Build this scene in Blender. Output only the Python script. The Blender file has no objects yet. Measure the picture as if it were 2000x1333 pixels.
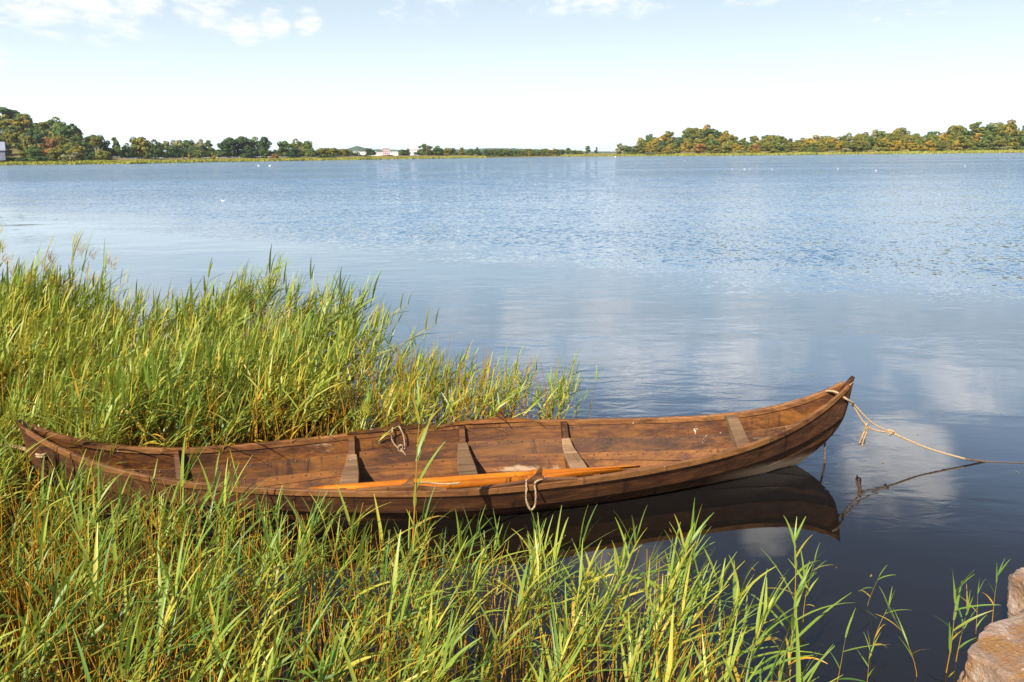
import bpy, bmesh, math, random
import numpy as np
from mathutils import Vector, noise as mnoise

random.seed(7)
rng = np.random.default_rng(11)
SC = bpy.context.scene
COL = SC.collection
R = math.radians

# ------------------------------------------------------------------ camera
CAM_H, F_PX = 2.2, 1544.0
PITCH = math.atan((666.5 - 302.7) / F_PX)
ROLL = R(-0.67)
cam = bpy.data.cameras.new('camera')
cam.sensor_width = 36.0
cam.lens = F_PX * 36.0 / 2000.0
cam.clip_start, cam.clip_end = 0.05, 12000.0
camo = bpy.data.objects.new('camera', cam)
COL.objects.link(camo)
camo.location = (0, 0, CAM_H)


def rot_x(a):
    c, s = math.cos(a), math.sin(a)
    return np.array([[1, 0, 0], [0, c, -s], [0, s, c]])


def rot_z(a):
    c, s = math.cos(a), math.sin(a)
    return np.array([[c, -s, 0], [s, c, 0], [0, 0, 1]])


CM = rot_x(math.pi / 2 - PITCH) @ rot_z(ROLL)
from mathutils import Matrix
camo.rotation_euler = Matrix(CM.tolist()).to_euler()
SC.camera = camo


def ray(px, py):
    d = CM @ np.array([(px - 1000) / F_PX, (666.5 - py) / F_PX, -1.0])
    return d / np.linalg.norm(d)


def at(px, py, z=0.0):
    """survey: point of height z seen in direction px, py"""
    d = ray(px, py)
    t = (z - CAM_H) / d[2]
    return np.array([d[0] * t, d[1] * t, z])


def horizon(px):
    return 302.7 - 0.0117 * (px - 1000)


def far_at(px, dist, py=None):
    """point at ground distance dist in column px; z from py if given"""
    d = ray(px, horizon(px) if py is None else py)
    t = dist / math.hypot(d[0], d[1])
    return np.array([d[0] * t, d[1] * t, CAM_H + d[2] * t if py is not None else 0.0])


# ------------------------------------------------------------------ light
SUN_EL, SUN_AZ = R(42.0), math.atan2(-0.526, -0.85)
sun = bpy.data.lights.new('sun', 'SUN')
sun.energy = 5.0
sun.angle = R(0.53)
sun.color = (1.0, 0.93, 0.82)
suno = bpy.data.objects.new('sun', sun)
COL.objects.link(suno)
sdir = Vector((math.sin(SUN_AZ) * math.cos(SUN_EL), math.cos(SUN_AZ) * math.cos(SUN_EL), math.sin(SUN_EL)))
suno.rotation_euler = sdir.to_track_quat('Z', 'Y').to_euler()
suno.location = (-20, -30, 40)

SC.view_settings.view_transform = 'Standard'
SC.view_settings.look = 'None'
SC.view_settings.exposure = 0.75
SC.view_settings.gamma = 1.0


# ------------------------------------------------------------------ node helper
class NT:
    def __init__(self, tree):
        self.t = tree
        tree.nodes.clear()

    def n(self, kind, ins=None, **props):
        nd = self.t.nodes.new(kind)
        for k, v in props.items():
            setattr(nd, k, v)
        for k, v in (ins or {}).items():
            s = nd.inputs[k]
            if isinstance(v, bpy.types.NodeSocket):
                self.t.links.new(v, s)
            elif isinstance(v, bpy.types.Node):
                self.t.links.new(v.outputs[0], s)
            else:
                if isinstance(v, (tuple, list)) and s.type == 'RGBA' and len(v) == 3:
                    v = (*v, 1)
                s.default_value = v
        return nd

    def math(self, op, a, b=0.0, c=0.0, clamp=False):
        return self.n('ShaderNodeMath', {0: a, 1: b, 2: c}, operation=op, use_clamp=clamp).outputs[0]

    def mix(self, fac, a, b, blend='MIX'):
        return self.n('ShaderNodeMix', {0: fac, 6: a, 7: b}, data_type='RGBA', blend_type=blend).outputs[2]

    def mapr(self, v, a, b, c=0.0, d=1.0, kind='SMOOTHSTEP'):
        return self.n('ShaderNodeMapRange', {0: v, 1: a, 2: b, 3: c, 4: d}, interpolation_type=kind).outputs[0]

    def noise(self, vec, scale, detail=3.0, rough=0.5, dist=0.0):
        return self.n('ShaderNodeTexNoise', {'Vector': vec, 'Scale': scale, 'Detail': detail, 'Roughness': rough,
                                             'Distortion': dist}).outputs[0]

    def ramp(self, fac, stops):
        nd = self.n('ShaderNodeValToRGB', {0: fac})
        els = nd.color_ramp.elements
        while len(els) < len(stops):
            els.new(0.5)
        for e, (p, c) in zip(els, stops):
            e.position = p
            e.color = (*c, 1)
        return nd.outputs[0]


def material(name):
    m = bpy.data.materials.new(name)
    m.use_nodes = True
    return m, NT(m.node_tree)


def scaled(nt, vec, s, loc=(0, 0, 0)):
    return nt.n('ShaderNodeMapping', {'Vector': vec, 'Scale': s, 'Location': loc}).outputs[0]


# ------------------------------------------------------------------ sky
world = bpy.data.worlds.new('World')
SC.world = world
world.use_nodes = True
w = NT(world.node_tree)
sky = w.n('ShaderNodeTexSky', sky_type='NISHITA', sun_disc=False, sun_elevation=SUN_EL,
          sun_rotation=SUN_AZ % (2 * math.pi), altitude=10.0, air_density=1.0, dust_density=0.6, ozone_density=2.5)
geo = w.n('ShaderNodeTexCoord').outputs['Generated']
sep = w.n('ShaderNodeSeparateXYZ', {0: geo})
zz = w.math('MAXIMUM', sep.outputs[2], 0.02)
# thin veil of summer haze that whitens the lower sky
veil = w.mapr(zz, 0.0, 0.37, 0.95, 0.10)
base_sky = w.mix(veil, sky.outputs[0], (7.9, 9.0, 9.7))
cpos = w.n('ShaderNodeVectorMath', {0: geo, 1: w.n('ShaderNodeCombineXYZ', {0: w.math('ADD', zz, 0.12), 1: w.math('ADD', zz, 0.12), 2: 1.0}).outputs[0]}, operation='DIVIDE').outputs[0]
cn = w.noise(scaled(w, cpos, (1.0, 0.75, 1.0)), 2.2, 8.0, 0.6, 0.5)
cn2 = w.noise(scaled(w, cpos, (1.0, 0.6, 1.0)), 11.0, 7.0, 0.68, 0.4)
cn = w.math('ADD', w.math('MULTIPLY', cn, 0.6), w.math('MULTIPLY', cn2, 0.4))
blobs = [(ray(60, -45), 4.6, 0.95), (ray(220, -30), 4.4, 1.0), (ray(400, -45), 4.2, 0.9), (ray(480, 50), 1.7, 0.75), (ray(530, 44), 1.6, 0.72),
         (ray(600, 40), 1.3, 0.6), (ray(770, 8), 1.8, 0.54), (ray(830, 12), 1.8, 0.5), (ray(-250, -60), 8.0, 1.0)]
for px, py, sz, st in ((1230, 670, 7.0, 0.9), (1050, 640, 4.5, 0.7), (1450, 690, 6.0, 0.75), (1700, 650, 6.0, 0.6), (1740, 925, 5.0, 0.9),
                       (1500, 1040, 2.6, 1.1), (1200, 1090, 5.0, 0.9), (900, 620, 3.5, 0.55), (1900, 700, 5.0, 0.7)):
    d = ray(px, py)
    blobs.append((np.array([d[0], d[1], -d[2]]), sz, st))
tot = None
for d, sz, st in blobs:
    dt = w.n('ShaderNodeVectorMath', {0: geo, 1: tuple(float(c) for c in d)}, operation='DOT_PRODUCT').outputs['Value']
    v = w.mapr(dt, math.cos(R(sz)), 1.0, 0.0, st)
    tot = v if tot is None else w.math('MAXIMUM', tot, v)
cl = w.mapr(w.math('ADD', cn, w.math('MULTIPLY', tot, 0.22)), 0.55, 0.80)
cl = w.math('MULTIPLY', w.math('MULTIPLY', cl, 0.85), w.math('MINIMUM', w.math('MULTIPLY', tot, 3.0), 1.0))
skyc = w.mix(cl, base_sky, (10.4, 10.2, 10.2))
glow = w.math('ADD', w.mapr(zz, 0.02, 0.16, 1.2, 1.0), w.math('MULTIPLY', w.mapr(zz, 0.175, 0.27, 0.0, 0.85), w.mapr(zz, 0.30, 0.44, 1.0, 0.0)))  # brighter horizon, plus an unseen bright band added to lift the water reflection
skyc = w.mix(1.0, skyc, w.n('ShaderNodeCombineColor', {0: glow, 1: glow, 2: glow}).outputs[0], 'MULTIPLY')
bg = w.n('ShaderNodeBackground', {0: skyc, 1: 0.0695})
w.n('ShaderNodeOutputWorld', {0: bg.outputs[0]})


# ------------------------------------------------------------------ mesh helpers
def link_mesh(name, verts, faces, mats, parent=None, midx=None, smooth=False, attr=None):
    me = bpy.data.meshes.new(name)
    me.from_pydata([tuple(v) for v in verts], [], [tuple(f) for f in faces])
    return finish(name, me, mats, parent, midx, smooth, attr)


def finish(name, me, mats, parent=None, midx=None, smooth=False, attr=None):
    for m in (mats if isinstance(mats, (list, tuple)) else [mats]):
        me.materials.append(m)
    n = len(me.polygons)
    if midx is not None:
        me.polygons.foreach_set('material_index', np.asarray(midx, dtype=np.int32))
    if smooth:
        me.polygons.foreach_set('use_smooth', np.ones(n, dtype=bool))
    if attr is not None:
        a = me.color_attributes.new('tint', 'FLOAT_COLOR', 'POINT')
        arr = np.ones((len(me.vertices), 4), dtype=np.float32)
        arr[:, :3] = attr
        a.data.foreach_set('color', arr.ravel())
    me.update()
    o = bpy.data.objects.new(name, me)
    COL.objects.link(o)
    if parent is not None:
        o.parent = parent
    return o


def mesh_np(name, V, Q, mats, parent=None, attr=None, smooth=False):
    """fast mesh from vertex array and quad array"""
    me = bpy.data.meshes.new(name)
    V = np.asarray(V, dtype=np.float32)
    Q = np.asarray(Q, dtype=np.int32)
    k = Q.shape[1]
    me.vertices.add(len(V))
    me.vertices.foreach_set('co', V.ravel())
    me.loops.add(Q.size)
    me.loops.foreach_set('vertex_index', Q.ravel())
    me.polygons.add(len(Q))
    me.polygons.foreach_set('loop_start', np.arange(0, Q.size, k, dtype=np.int32))
    me.polygons.foreach_set('loop_total', np.full(len(Q), k, dtype=np.int32))
    me.update(calc_edges=True)
    return finish(name, me, mats, parent, None, smooth, attr)


def empty(name, loc=(0, 0, 0), rz=0.0):
    o = bpy.data.objects.new(name, None)
    o.empty_display_size = 0.2
    o.location = tuple(float(c) for c in loc)
    o.rotation_euler = (0, 0, rz)
    COL.objects.link(o)
    return o


def tag(o, label=None, cat=None, group=None, kind=None):
    if label:
        o['label'] = label
    if cat:
        o['category'] = cat
    if group:
        o['group'] = group
    if kind:
        o['kind'] = kind
    return o


def copy_tree(o, parent=None):
    c = o.copy()
    COL.objects.link(c)
    c.parent = parent
    for ch in o.children:
        copy_tree(ch, c)
    return c


class MB:
    """collects shapes for one mesh"""
    def __init__(self):
        self.v, self.f, self.m = [], [], []

    def add(self, verts, faces, mi=0):
        b = len(self.v)
        self.v += [tuple(map(float, p)) for p in verts]
        self.f += [tuple(i + b for i in f) for f in faces]
        self.m += [mi] * len(faces)

    def grid(self, rows, closed=False, caps=False, mi=0):
        """rows: list of equally long point rings"""
        n, k = len(rows), len(rows[0])
        vs = [p for r in rows for p in r]
        fs = []
        for i in range(n - 1):
            for j in range(k if closed else k - 1):
                a, b = i * k + j, i * k + (j + 1) % k
                fs.append((a, b, b + k, a + k))
        if caps:
            fs.append(tuple(range(k))[::-1])
            fs.append(tuple(range((n - 1) * k, n * k)))
        self.add(vs, fs, mi)

    def tube(self, pts, rad, sides=6, mi=0):
        pts = [np.asarray(p, float) for p in pts]
        rads = rad if hasattr(rad, '__len__') else [rad] * len(pts)
        rows = []
        up = np.array([0.13, 0.21, 0.97])
        for i, p in enumerate(pts):
            t = pts[min(i + 1, len(pts) - 1)] - pts[max(i - 1, 0)]
            t = t / (np.linalg.norm(t) + 1e-9)
            a = np.cross(t, up)
            if np.linalg.norm(a) < 0.15:
                a = np.cross(t, np.array([1.0, 0.1, 0.0]))
            a /= np.linalg.norm(a)
            b = np.cross(t, a)
            rows.append([p + rads[i] * (math.cos(q) * a + math.sin(q) * b)
                         for q in np.arange(sides) * 2 * math.pi / sides])
        self.grid(rows, closed=True, caps=True, mi=mi)

    def box(self, c, s, mi=0, rz=0.0):
        x, y, z = s[0] / 2, s[1] / 2, s[2] / 2
        co, si = math.cos(rz), math.sin(rz)
        vs = []
        for dz in (-z, z):
            for dx, dy in ((-x, -y), (x, -y), (x, y), (-x, y)):
                vs.append((c[0] + co * dx - si * dy, c[1] + si * dx + co * dy, c[2] + dz))
        self.add(vs, [(3, 2, 1, 0), (4, 5, 6, 7), (0, 1, 5, 4), (1, 2, 6, 5), (2, 3, 7, 6), (3, 0, 4, 7)], mi)

    def build(self, name, mats, parent=None, smooth=False):
        return link_mesh(name, self.v, self.f, mats, parent, self.m, smooth)


def smooth_pts(pts, n=8):
    """Catmull-Rom"""
    P = [np.asarray(p, float) for p in pts]
    P = [2 * P[0] - P[1]] + P + [2 * P[-1] - P[-2]]
    out = []
    for i in range(1, len(P) - 2):
        for k in range(n):
            t = k / n
            a, b, c, d = P[i - 1], P[i], P[i + 1], P[i + 2]
            out.append(0.5 * ((2 * b) + (-a + c) * t + (2 * a - 5 * b + 4 * c - d) * t * t + (-a + 3 * b - 3 * c + d) * t ** 3))
    out.append(P[-2])
    return out


# ------------------------------------------------------------------ materials
def mat_wood(name, dark, mid, light, stain=0.5, spots=0.0, rough=0.6, grain=(1.6, 26, 26), pale=(0.5, 0.4, 0.3), palew=0.0, scuff=False):
    m, nt = material(name)
    co = nt.n('ShaderNodeTexCoord').outputs['Object']
    rnd = nt.n('ShaderNodeObjectInfo').outputs['Random']
    off = nt.n('ShaderNodeCombineXYZ', {0: nt.math('MULTIPLY', rnd, 37.0), 1: rnd, 2: nt.math('MULTIPLY', rnd, 11.0)}).outputs[0]
    cv = nt.n('ShaderNodeVectorMath', {0: co, 1: off}, operation='ADD').outputs[0]
    g = nt.noise(scaled(nt, cv, grain), 1.0, 6.0, 0.65, 0.6)
    g2 = nt.noise(scaled(nt, cv, (grain[0] * 5, grain[1] * 4, grain[2] * 4)), 1.0, 3.0, 0.6)
    big = nt.noise(scaled(nt, cv, (1.7, 5, 5)), 1.0, 5.0, 0.62, 0.8)
    c = nt.ramp(g, [(0.25, dark), (0.5, mid), (0.78, light)])
    c = nt.mix(nt.mapr(big, 0.42, 0.66, 0.0, stain), c, light)
    c = nt.mix(nt.mapr(nt.noise(scaled(nt, cv, (2.5, 3, 7), (4, 2, 1)), 1.0, 6.0, 0.7, 0.4), 0.52, 0.68, 0.0, 0.75), c, dark)
    c = nt.mix(nt.mapr(g2, 0.55, 0.75, 0.0, 0.45), c, dark)
    st = nt.noise(scaled(nt, cv, (1.1, 6, 9), (9, 4, 2)), 1.0, 7.0, 0.72, 0.9)
    c = nt.mix(nt.mapr(st, 0.54, 0.64, 0.0, 0.7 * stain), c, tuple(min(1.0, q * 1.45) for q in light))
    run = nt.noise(scaled(nt, cv, (16, 2.5, 1.6), (1, 7, 3)), 1.0, 5.0, 0.65, 0.3)
    c = nt.mix(nt.mapr(run, 0.56, 0.70, 0.0, 0.65), c, tuple(q * 0.7 for q in dark))
    tone = nt.mapr(rnd, 0, 1, 0.62, 1.28, 'LINEAR')
    c = nt.mix(1.0, c, nt.n('ShaderNodeCombineColor', {0: tone, 1: tone, 2: tone}).outputs[0], 'MULTIPLY')
    if palew:
        pn = nt.noise(scaled(nt, co, (1.3, 4, 4), (1.2, 0, 0)), 1.0, 7.0, 0.75, 0.5)
        lowz = nt.mapr(nt.n('ShaderNodeSeparateXYZ', {0: co}).outputs[2], 0.02, -0.09)
        pn = nt.math('ADD', pn, nt.math('MULTIPLY', lowz, 0.13))
        c = nt.mix(nt.mapr(pn, 0.63, 0.72, 0.0, palew), c, pale)
    if scuff:
        sx = nt.n('ShaderNodeSeparateXYZ', {0: co})
        sm = nt.math('MULTIPLY', nt.mapr(sx.outputs[0], 1.55, 2.15), nt.mapr(nt.math('ADD', sx.outputs[2], nt.math('MULTIPLY', g, 0.08)), 0.10, 0.16, 1.0, 0.0))
        c = nt.mix(nt.math('MULTIPLY', sm, 0.85), c, (0.42, 0.27, 0.16))
    if spots:
        s = nt.noise(scaled(nt, cv, (9, 9, 5)), 1.0, 4.0, 0.7, 1.2)
        s2 = nt.noise(cv, 55.0, 2.0, 0.6)
        sp = nt.mapr(nt.math('ADD', s, nt.math('MULTIPLY', nt.math('SUBTRACT', s2, 0.5), 0.25)), 0.705, 0.745, 0.0, spots)
        c = nt.mix(sp, c, (0.62, 0.58, 0.52))
    bh = nt.math('ADD', nt.math('MULTIPLY', g, 0.004), nt.math('MULTIPLY', g2, 0.003))
    bmp = nt.n('ShaderNodeBump', {'Strength': 0.7, 'Distance': 1.0, 'Height': bh})
    p = nt.n('ShaderNodeBsdfPrincipled', {'Base Color': c, 'Roughness': rough, 'Specular IOR Level': 0.28, 'Normal': bmp.outputs[0]})
    nt.n('ShaderNodeOutputMaterial', {0: p.outputs[0]})
    return m


def mat_plain(name, col, rough=0.6, var=0.25, scale=8.0, bump=0.0, metal=0.0):
    m, nt = material(name)
    co = nt.n('ShaderNodeTexCoord').outputs['Object']
    f = nt.noise(co, scale, 5.0, 0.65)
    c = nt.mix(nt.mapr(f, 0.3, 0.7, 0, 1), tuple(x * (1 - var) for x in col), tuple(min(1, x * (1 + var)) for x in col))
    ins = {'Base Color': c, 'Roughness': rough, 'Metallic': metal}
    if bump:
        ins['Normal'] = nt.n('ShaderNodeBump', {'Strength': 0.8, 'Distance': bump, 'Height': f}).outputs[0]
    p = nt.n('ShaderNodeBsdfPrincipled', ins)
    nt.n('ShaderNodeOutputMaterial', {0: p.outputs[0]})
    return m


def mat_leafy(name, stops, transl=0.3, rough=0.5, attr=True, dry=((0.62, 0.36, 0.035), (0.50, 0.18, 0.018))):
    m, nt = material(name)
    if attr:
        a = nt.n('ShaderNodeAttribute', attribute_name='tint')
        s = nt.n('ShaderNodeSeparateColor', {0: a.outputs['Color']})
        rnd = nt.n('ShaderNodeObjectInfo').outputs['Random']
        f = nt.math('ADD', s.outputs[0], nt.math('MULTIPLY', nt.math('SUBTRACT', rnd, 0.5), 0.3), clamp=True)
        c = nt.ramp(f, stops)
        d = nt.mix(s.outputs[2], dry[0], dry[1])
        c = nt.mix(s.outputs[1], c, d)
    else:
        co = nt.n('ShaderNodeTexCoord').outputs['Object']
        c = nt.ramp(nt.noise(co, 0.8, 4.0, 0.7), stops)
    p = nt.n('ShaderNodeBsdfPrincipled', {'Base Color': c, 'Roughness': rough, 'Specular IOR Level': 0.4})
    tr = nt.n('ShaderNodeBsdfTranslucent', {0: nt.mix(0.5, c, (0.22, 0.26, 0.02))})
    mx = nt.n('ShaderNodeMixShader', {0: transl, 1: p.outputs[0], 2: tr.outputs[0]})
    nt.n('ShaderNodeOutputMaterial', {0: mx.outputs[0]})
    return m


M_HULL_IN = mat_wood('weathered_inner_planking', (0.034, 0.012, 0.004), (0.090, 0.029, 0.007), (0.25, 0.092, 0.012), 0.55, 0.9, 0.55, pale=(0.52, 0.36, 0.22), palew=0.6)
M_HULL_OUT = mat_wood('tarred_outer_planking', (0.022, 0.009, 0.004), (0.07, 0.026, 0.010), (0.17, 0.066, 0.022), 0.35, 0.4, 0.6, scuff=True)
M_RAIL = mat_wood('rail_wood', (0.045, 0.018, 0.007), (0.135, 0.05, 0.015), (0.29, 0.13, 0.038), 0.5, 0.7, 0.6)
M_BEAM = mat_wood('grey_bleached_wood', (0.085, 0.045, 0.022), (0.17, 0.095, 0.048), (0.30, 0.18, 0.095), 0.6, 0.9, 0.65)
M_OAR = mat_wood('varnished_oar_wood', (0.22, 0.058, 0.005), (0.35, 0.098, 0.006), (0.47, 0.155, 0.010), 0.4, 0.0, 0.28, grain=(1.2, 14, 14))
M_IRON = mat_plain('rivet_iron', (0.10, 0.06, 0.045), 0.42, 0.5, 30)
M_LAP_SHADE = mat_plain('lap_shadow_line', (0.010, 0.006, 0.004), 0.6, 0.4, 20)  # dark colour painting the shadow line under each plank lap
M_EDGE_LIGHT = mat_wood('plank_edge_highlight', (0.22, 0.10, 0.035), (0.50, 0.28, 0.12), (0.62, 0.40, 0.20), 0.3, 0.0, 0.7)  # pale wood colour painting the light caught on each plank's top edge
M_ROPE = mat_plain('pale_rope', (0.40, 0.27, 0.15), 0.85, 0.35, 160, 0.003)
M_ROPEW = mat_plain('wet_rope', (0.12, 0.075, 0.045), 0.6, 0.5, 90, 0.003)
M_REED = mat_leafy('reed_leaf', [(0.0, (0.050, 0.125, 0.022)), (0.4, (0.155, 0.25, 0.036)), (0.75, (0.30, 0.365, 0.05)), (1.0, (0.50, 0.43, 0.055))], 0.32, 0.42)


# ------------------------------------------------------------------ water
def mat_water():
    m, nt = material('lake_water')
    co = nt.n('ShaderNodeNewGeometry').outputs['Position']
    s = nt.n('ShaderNodeSeparateXYZ', {0: co})
    x, y = s.outputs[0], s.outputs[1]
    # wind-ruffled water beyond a slanting edge, calm lee water nearer the bank
    edge = nt.math('ADD', nt.math('MULTIPLY', x, 0.79), nt.math('SUBTRACT', y, 15.6))
    wob = nt.noise(scaled(nt, co, (0.10, 0.22, 1)), 1.0, 4.0, 0.6)
    edge = nt.math('ADD', edge, nt.math('MULTIPLY', nt.math('SUBTRACT', wob, 0.5), 9.0))
    mask = nt.mapr(edge, -1.0, 6.0)
    lanes = nt.noise(scaled(nt, co, (0.010, 0.05, 1), (3, 0, 0)), 1.0, 4.0, 0.55)
    lanes = nt.mapr(lanes, 0.34, 0.62, 0.5, 1.0)
    ruf = nt.math('MULTIPLY', mask, lanes)
    # wind waves as a field of slopes
    def slopes(scale, loc, det):
        nd = nt.n('ShaderNodeTexNoise', {'Vector': scaled(nt, co, scale, loc), 'Scale': 1.0, 'Detail': det, 'Roughness': 0.55, 'Distortion': 0.3})
        return nt.n('ShaderNodeVectorMath', {0: nd.outputs['Color'], 1: (0.5, 0.5, 0.5)}, operation='SUBTRACT').outputs[0]
    sl = nt.n('ShaderNodeVectorMath', {0: slopes((7.5, 7.0, 1), (0, 0, 0), 4.0), 1: (0.55, 1.05, 0.0)}, operation='MULTIPLY').outputs[0]
    sl2 = nt.n('ShaderNodeVectorMath', {0: slopes((0.5, 0.9, 1), (5, 1, 0), 2.0), 1: (0.10, 0.22, 0.0)}, operation='MULTIPLY').outputs[0]
    sl = nt.n('ShaderNodeVectorMath', {0: sl, 1: sl2}, operation='ADD').outputs[0]
    sl = nt.n('ShaderNodeVectorMath', {0: sl, 'Scale': nt.math('MULTIPLY', ruf, nt.mapr(y, 22.0, 130.0, 1.0, 2.4))}, operation='SCALE').outputs[0]
    # facets that face the near bank are the ones seen on open water
    bias = nt.n('ShaderNodeCombineXYZ', {0: 0.0, 1: nt.math('MULTIPLY', nt.math('MULTIPLY', mask, -1.0), nt.mapr(y, 12.0, 85.0, 0.055, 0.17)), 2: 0.0}).outputs[0]
    h = 0.0
    # calm ripples
    r1 = nt.noise(scaled(nt, co, (2.4, 5.5, 1)), 1.0, 3.0, 0.5, 0.6)
    r2 = nt.noise(scaled(nt, co, (0.6, 1.3, 1)), 1.0, 2.0, 0.5)
    rp = nt.mapr(nt.noise(scaled(nt, co, (0.35, 0.5, 1), (7, 3, 0)), 1.0, 3.0, 0.5), 0.35, 0.68, 0.15, 1.0)
    rp = nt.math('MULTIPLY', rp, nt.mapr(y, 4.0, 8.0, 0.45, 1.0))
    h2 = nt.math('ADD', nt.math('MULTIPLY', r1, 0.0052), nt.math('MULTIPLY', r2, 0.008))
    h = nt.math('ADD', h, nt.math('MULTIPLY', h2, rp))
    bmp = nt.n('ShaderNodeBump', {'Strength': 1.0, 'Distance': 1.0, 'Height': h})
    nrm = nt.n('ShaderNodeVectorMath', {0: nt.n('ShaderNodeVectorMath', {0: bmp.outputs[0], 1: nt.n('ShaderNodeVectorMath', {0: sl, 1: bias}, operation='ADD').outputs[0]}, operation='ADD').outputs[0]}, operation='NORMALIZE').outputs[0]
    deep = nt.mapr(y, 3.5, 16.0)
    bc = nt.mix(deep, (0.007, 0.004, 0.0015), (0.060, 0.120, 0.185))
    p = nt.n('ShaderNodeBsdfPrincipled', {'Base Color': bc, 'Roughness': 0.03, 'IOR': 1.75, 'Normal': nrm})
    nt.n('ShaderNodeOutputMaterial', {0: p.outputs[0]})
    return m


M_WATER = mat_water()

# ------------------------------------------------------------------ boat geometry functions (local: x to the bow, z = 0 at the water)
BX, BY, BYAW = -0.315, 5.02, 0.137
BOWX = [1.80, 2.25, 2.46, 2.61, 2.69, 2.752]
STNX = [1.78, 2.22, 2.44, 2.60, 2.69, 2.752]
END_Z = [-0.13, -0.02, 0.10, 0.235, 0.375, 0.610]
MID_B = [0.030, 0.215, 0.36, 0.465, 0.545, 0.604]
MID_Z = [-0.135, -0.115, -0.055, 0.030, 0.120, 0.228]
QA = [0.3, 0.32, 0.3, 0.27, 0.22, 0.145]
PB = [1.4, 1.45, 1.5, 1.58, 1.68, 1.77]
PS = [1.3, 1.3, 1.32, 1.35, 1.38, 1.40]


def edge_pt(j, x):
    xe = BOWX[j] if x > 0 else STNX[j]
    t = min(abs(x) / xe, 1.0)
    y = MID_B[j] * (1 - t ** (PB[j] if x > 0 else PS[j])) + 0.016 * t
    a = QA[j]
    z = MID_Z[j] + (END_Z[j] - MID_Z[j]) * (a * t * t + (1 - a) * t ** 6)
    return y, z


def hull_section(x):
    """list of (y, z) from keel to sheer for the inside of the starboard half at x"""
    return [edge_pt(j, x) for j in range(6) if abs(x) <= (BOWX[j] if x > 0 else STNX[j])]


boat = empty('rowing_boat', (BX, BY, 0), BYAW)
tag(boat, 'long brown clinker-built wooden rowing boat moored among the reeds', 'boat')
CB, SB = math.cos(BYAW), math.sin(BYAW)


def b2w(p):
    return np.array([BX + CB * p[0] - SB * p[1], BY + SB * p[0] + CB * p[1], p[2]])


def w2b(p):
    dx, dy = p[0] - BX, p[1] - BY
    return np.array([CB * dx + SB * dy, -SB * dx + CB * dy, p[2]])


NS = 72
for side in (1, -1):
    for k in range(5):
        mb = MB()
        rows = []
        for i in range(NS + 1):
            t = -1 + 2 * i / NS
            t = math.copysign(abs(t) ** 0.9, t)
            pts = []
            ends = []
            for j in (k, k + 1):
                xe = BOWX[j] if t > 0 else STNX[j]
                x = t * xe
                y, z = edge_pt(j, x)
                ends.append(np.array([x, y, z]))
            L, U = ends
            d = U - L
            ln = np.linalg.norm(d) + 1e-9
            d /= ln
            n = np.array([0, d[2], -d[1]])
            n /= np.linalg.norm(n) + 1e-9
            lap = min(0.022, ln * 0.25)
            fade = 1.0 - 0.30 * abs(t) ** 6
            a = L - d * lap + n * 0.031 * fade
            b = U + n * 0.009 * fade
            c = b - n * 0.014
            e = a - n * 0.014
            mshade = b + (a - b) * min(0.5, (lap + 0.013) / (ln + 1e-6))
            ring = [a, mshade, b, c, e]
            rows.append([(p[0], side * p[1], p[2]) for p in ring])
        mb.grid(rows, closed=True, caps=True, mi=0)
        # faces: per cell order outer, top, inner, bottom
        for f in range(len(mb.f) - 2):
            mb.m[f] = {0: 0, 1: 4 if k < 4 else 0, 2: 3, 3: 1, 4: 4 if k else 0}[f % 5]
        # rove heads of the rivets along the upper lap, inside
        if k < 4:
            x = -2.3
            while x < 2.3:
                j = k + 1
                if abs(x) < STNX[k] - 0.08:
                    (y0, z0), (y1, z1) = edge_pt(k, x), edge_pt(k + 1, x)
                    q = 0.86
                    py, pz = y0 + (y1 - y0) * q, z0 + (z1 - z0) * q
                    dy, dz = y1 - y0, z1 - z0
                    l = math.hypot(dy, dz)
                    ny, nz = -dz / l, dy / l
                    py += ny * 0.002
                    pz += nz * 0.002
                    ring = []
                    for (r_, h_) in ((0.0075, 0.0), (0.006, 0.004), (0.003, 0.007)):
                        ring.append([(x + r_ * math.cos(q_), side * (py + ny * h_ + r_ * math.sin(q_) * dy / l),
                                      pz + nz * h_ + r_ * math.sin(q_) * dz / l) for q_ in np.arange(6) * math.pi / 3])
                    mb.grid(ring, closed=True, caps=True, mi=2)
                x += 0.092 * random.uniform(0.85, 1.2)
        mb.build('strake', [M_HULL_OUT, M_HULL_IN, M_IRON, M_EDGE_LIGHT, M_LAP_SHADE], boat)

# keel, stem and sternpost
def post_profile(xs):
    pts = [(xs[j], END_Z[j]) for j in range(6)]
    pts = [(xs[0] - 0.5, -0.145)] + pts + [(2.760, 0.642)]
    return [np.array([p[0], p[1]]) for p in pts]


for sgn, xs, nm in ((1, BOWX, 'stem'), (-1, STNX, 'sternpost')):
    pr = smooth_pts(post_profile(xs), 6)
    rows = []
    for i, p in enumerate(pr):
        t = pr[min(i + 1, len(pr) - 1)] - pr[max(i - 1, 0)]
        t /= np.linalg.norm(t)
        nrm = np.array([t[1], -t[0]])
        f = i / (len(pr) - 1)
        tip = max(0.0, (p[1] - 0.36) / 0.27)
        ow = 0.026 * (1 - tip) + 0.006
        iw = (0.055 + 0.05 * f) * (1 - tip ** 1.6) + 0.008
        o_, i_ = p + nrm * ow, p - nrm * iw
        th = 0.021
        rows.append([(sgn * o_[0], -th * 0.5, o_[1]), (sgn * o_[0], th * 0.5, o_[1]), (sgn * p[0], th, p[1]),
                     (sgn * i_[0], th, i_[1]), (sgn * i_[0], -th, i_[1]), (sgn * p[0], -th, p[1])])
    mb = MB()
    mb.grid(rows, closed=True, caps=True)
    mb.build(nm, M_HULL_OUT, boat)
mb = MB()
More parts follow.
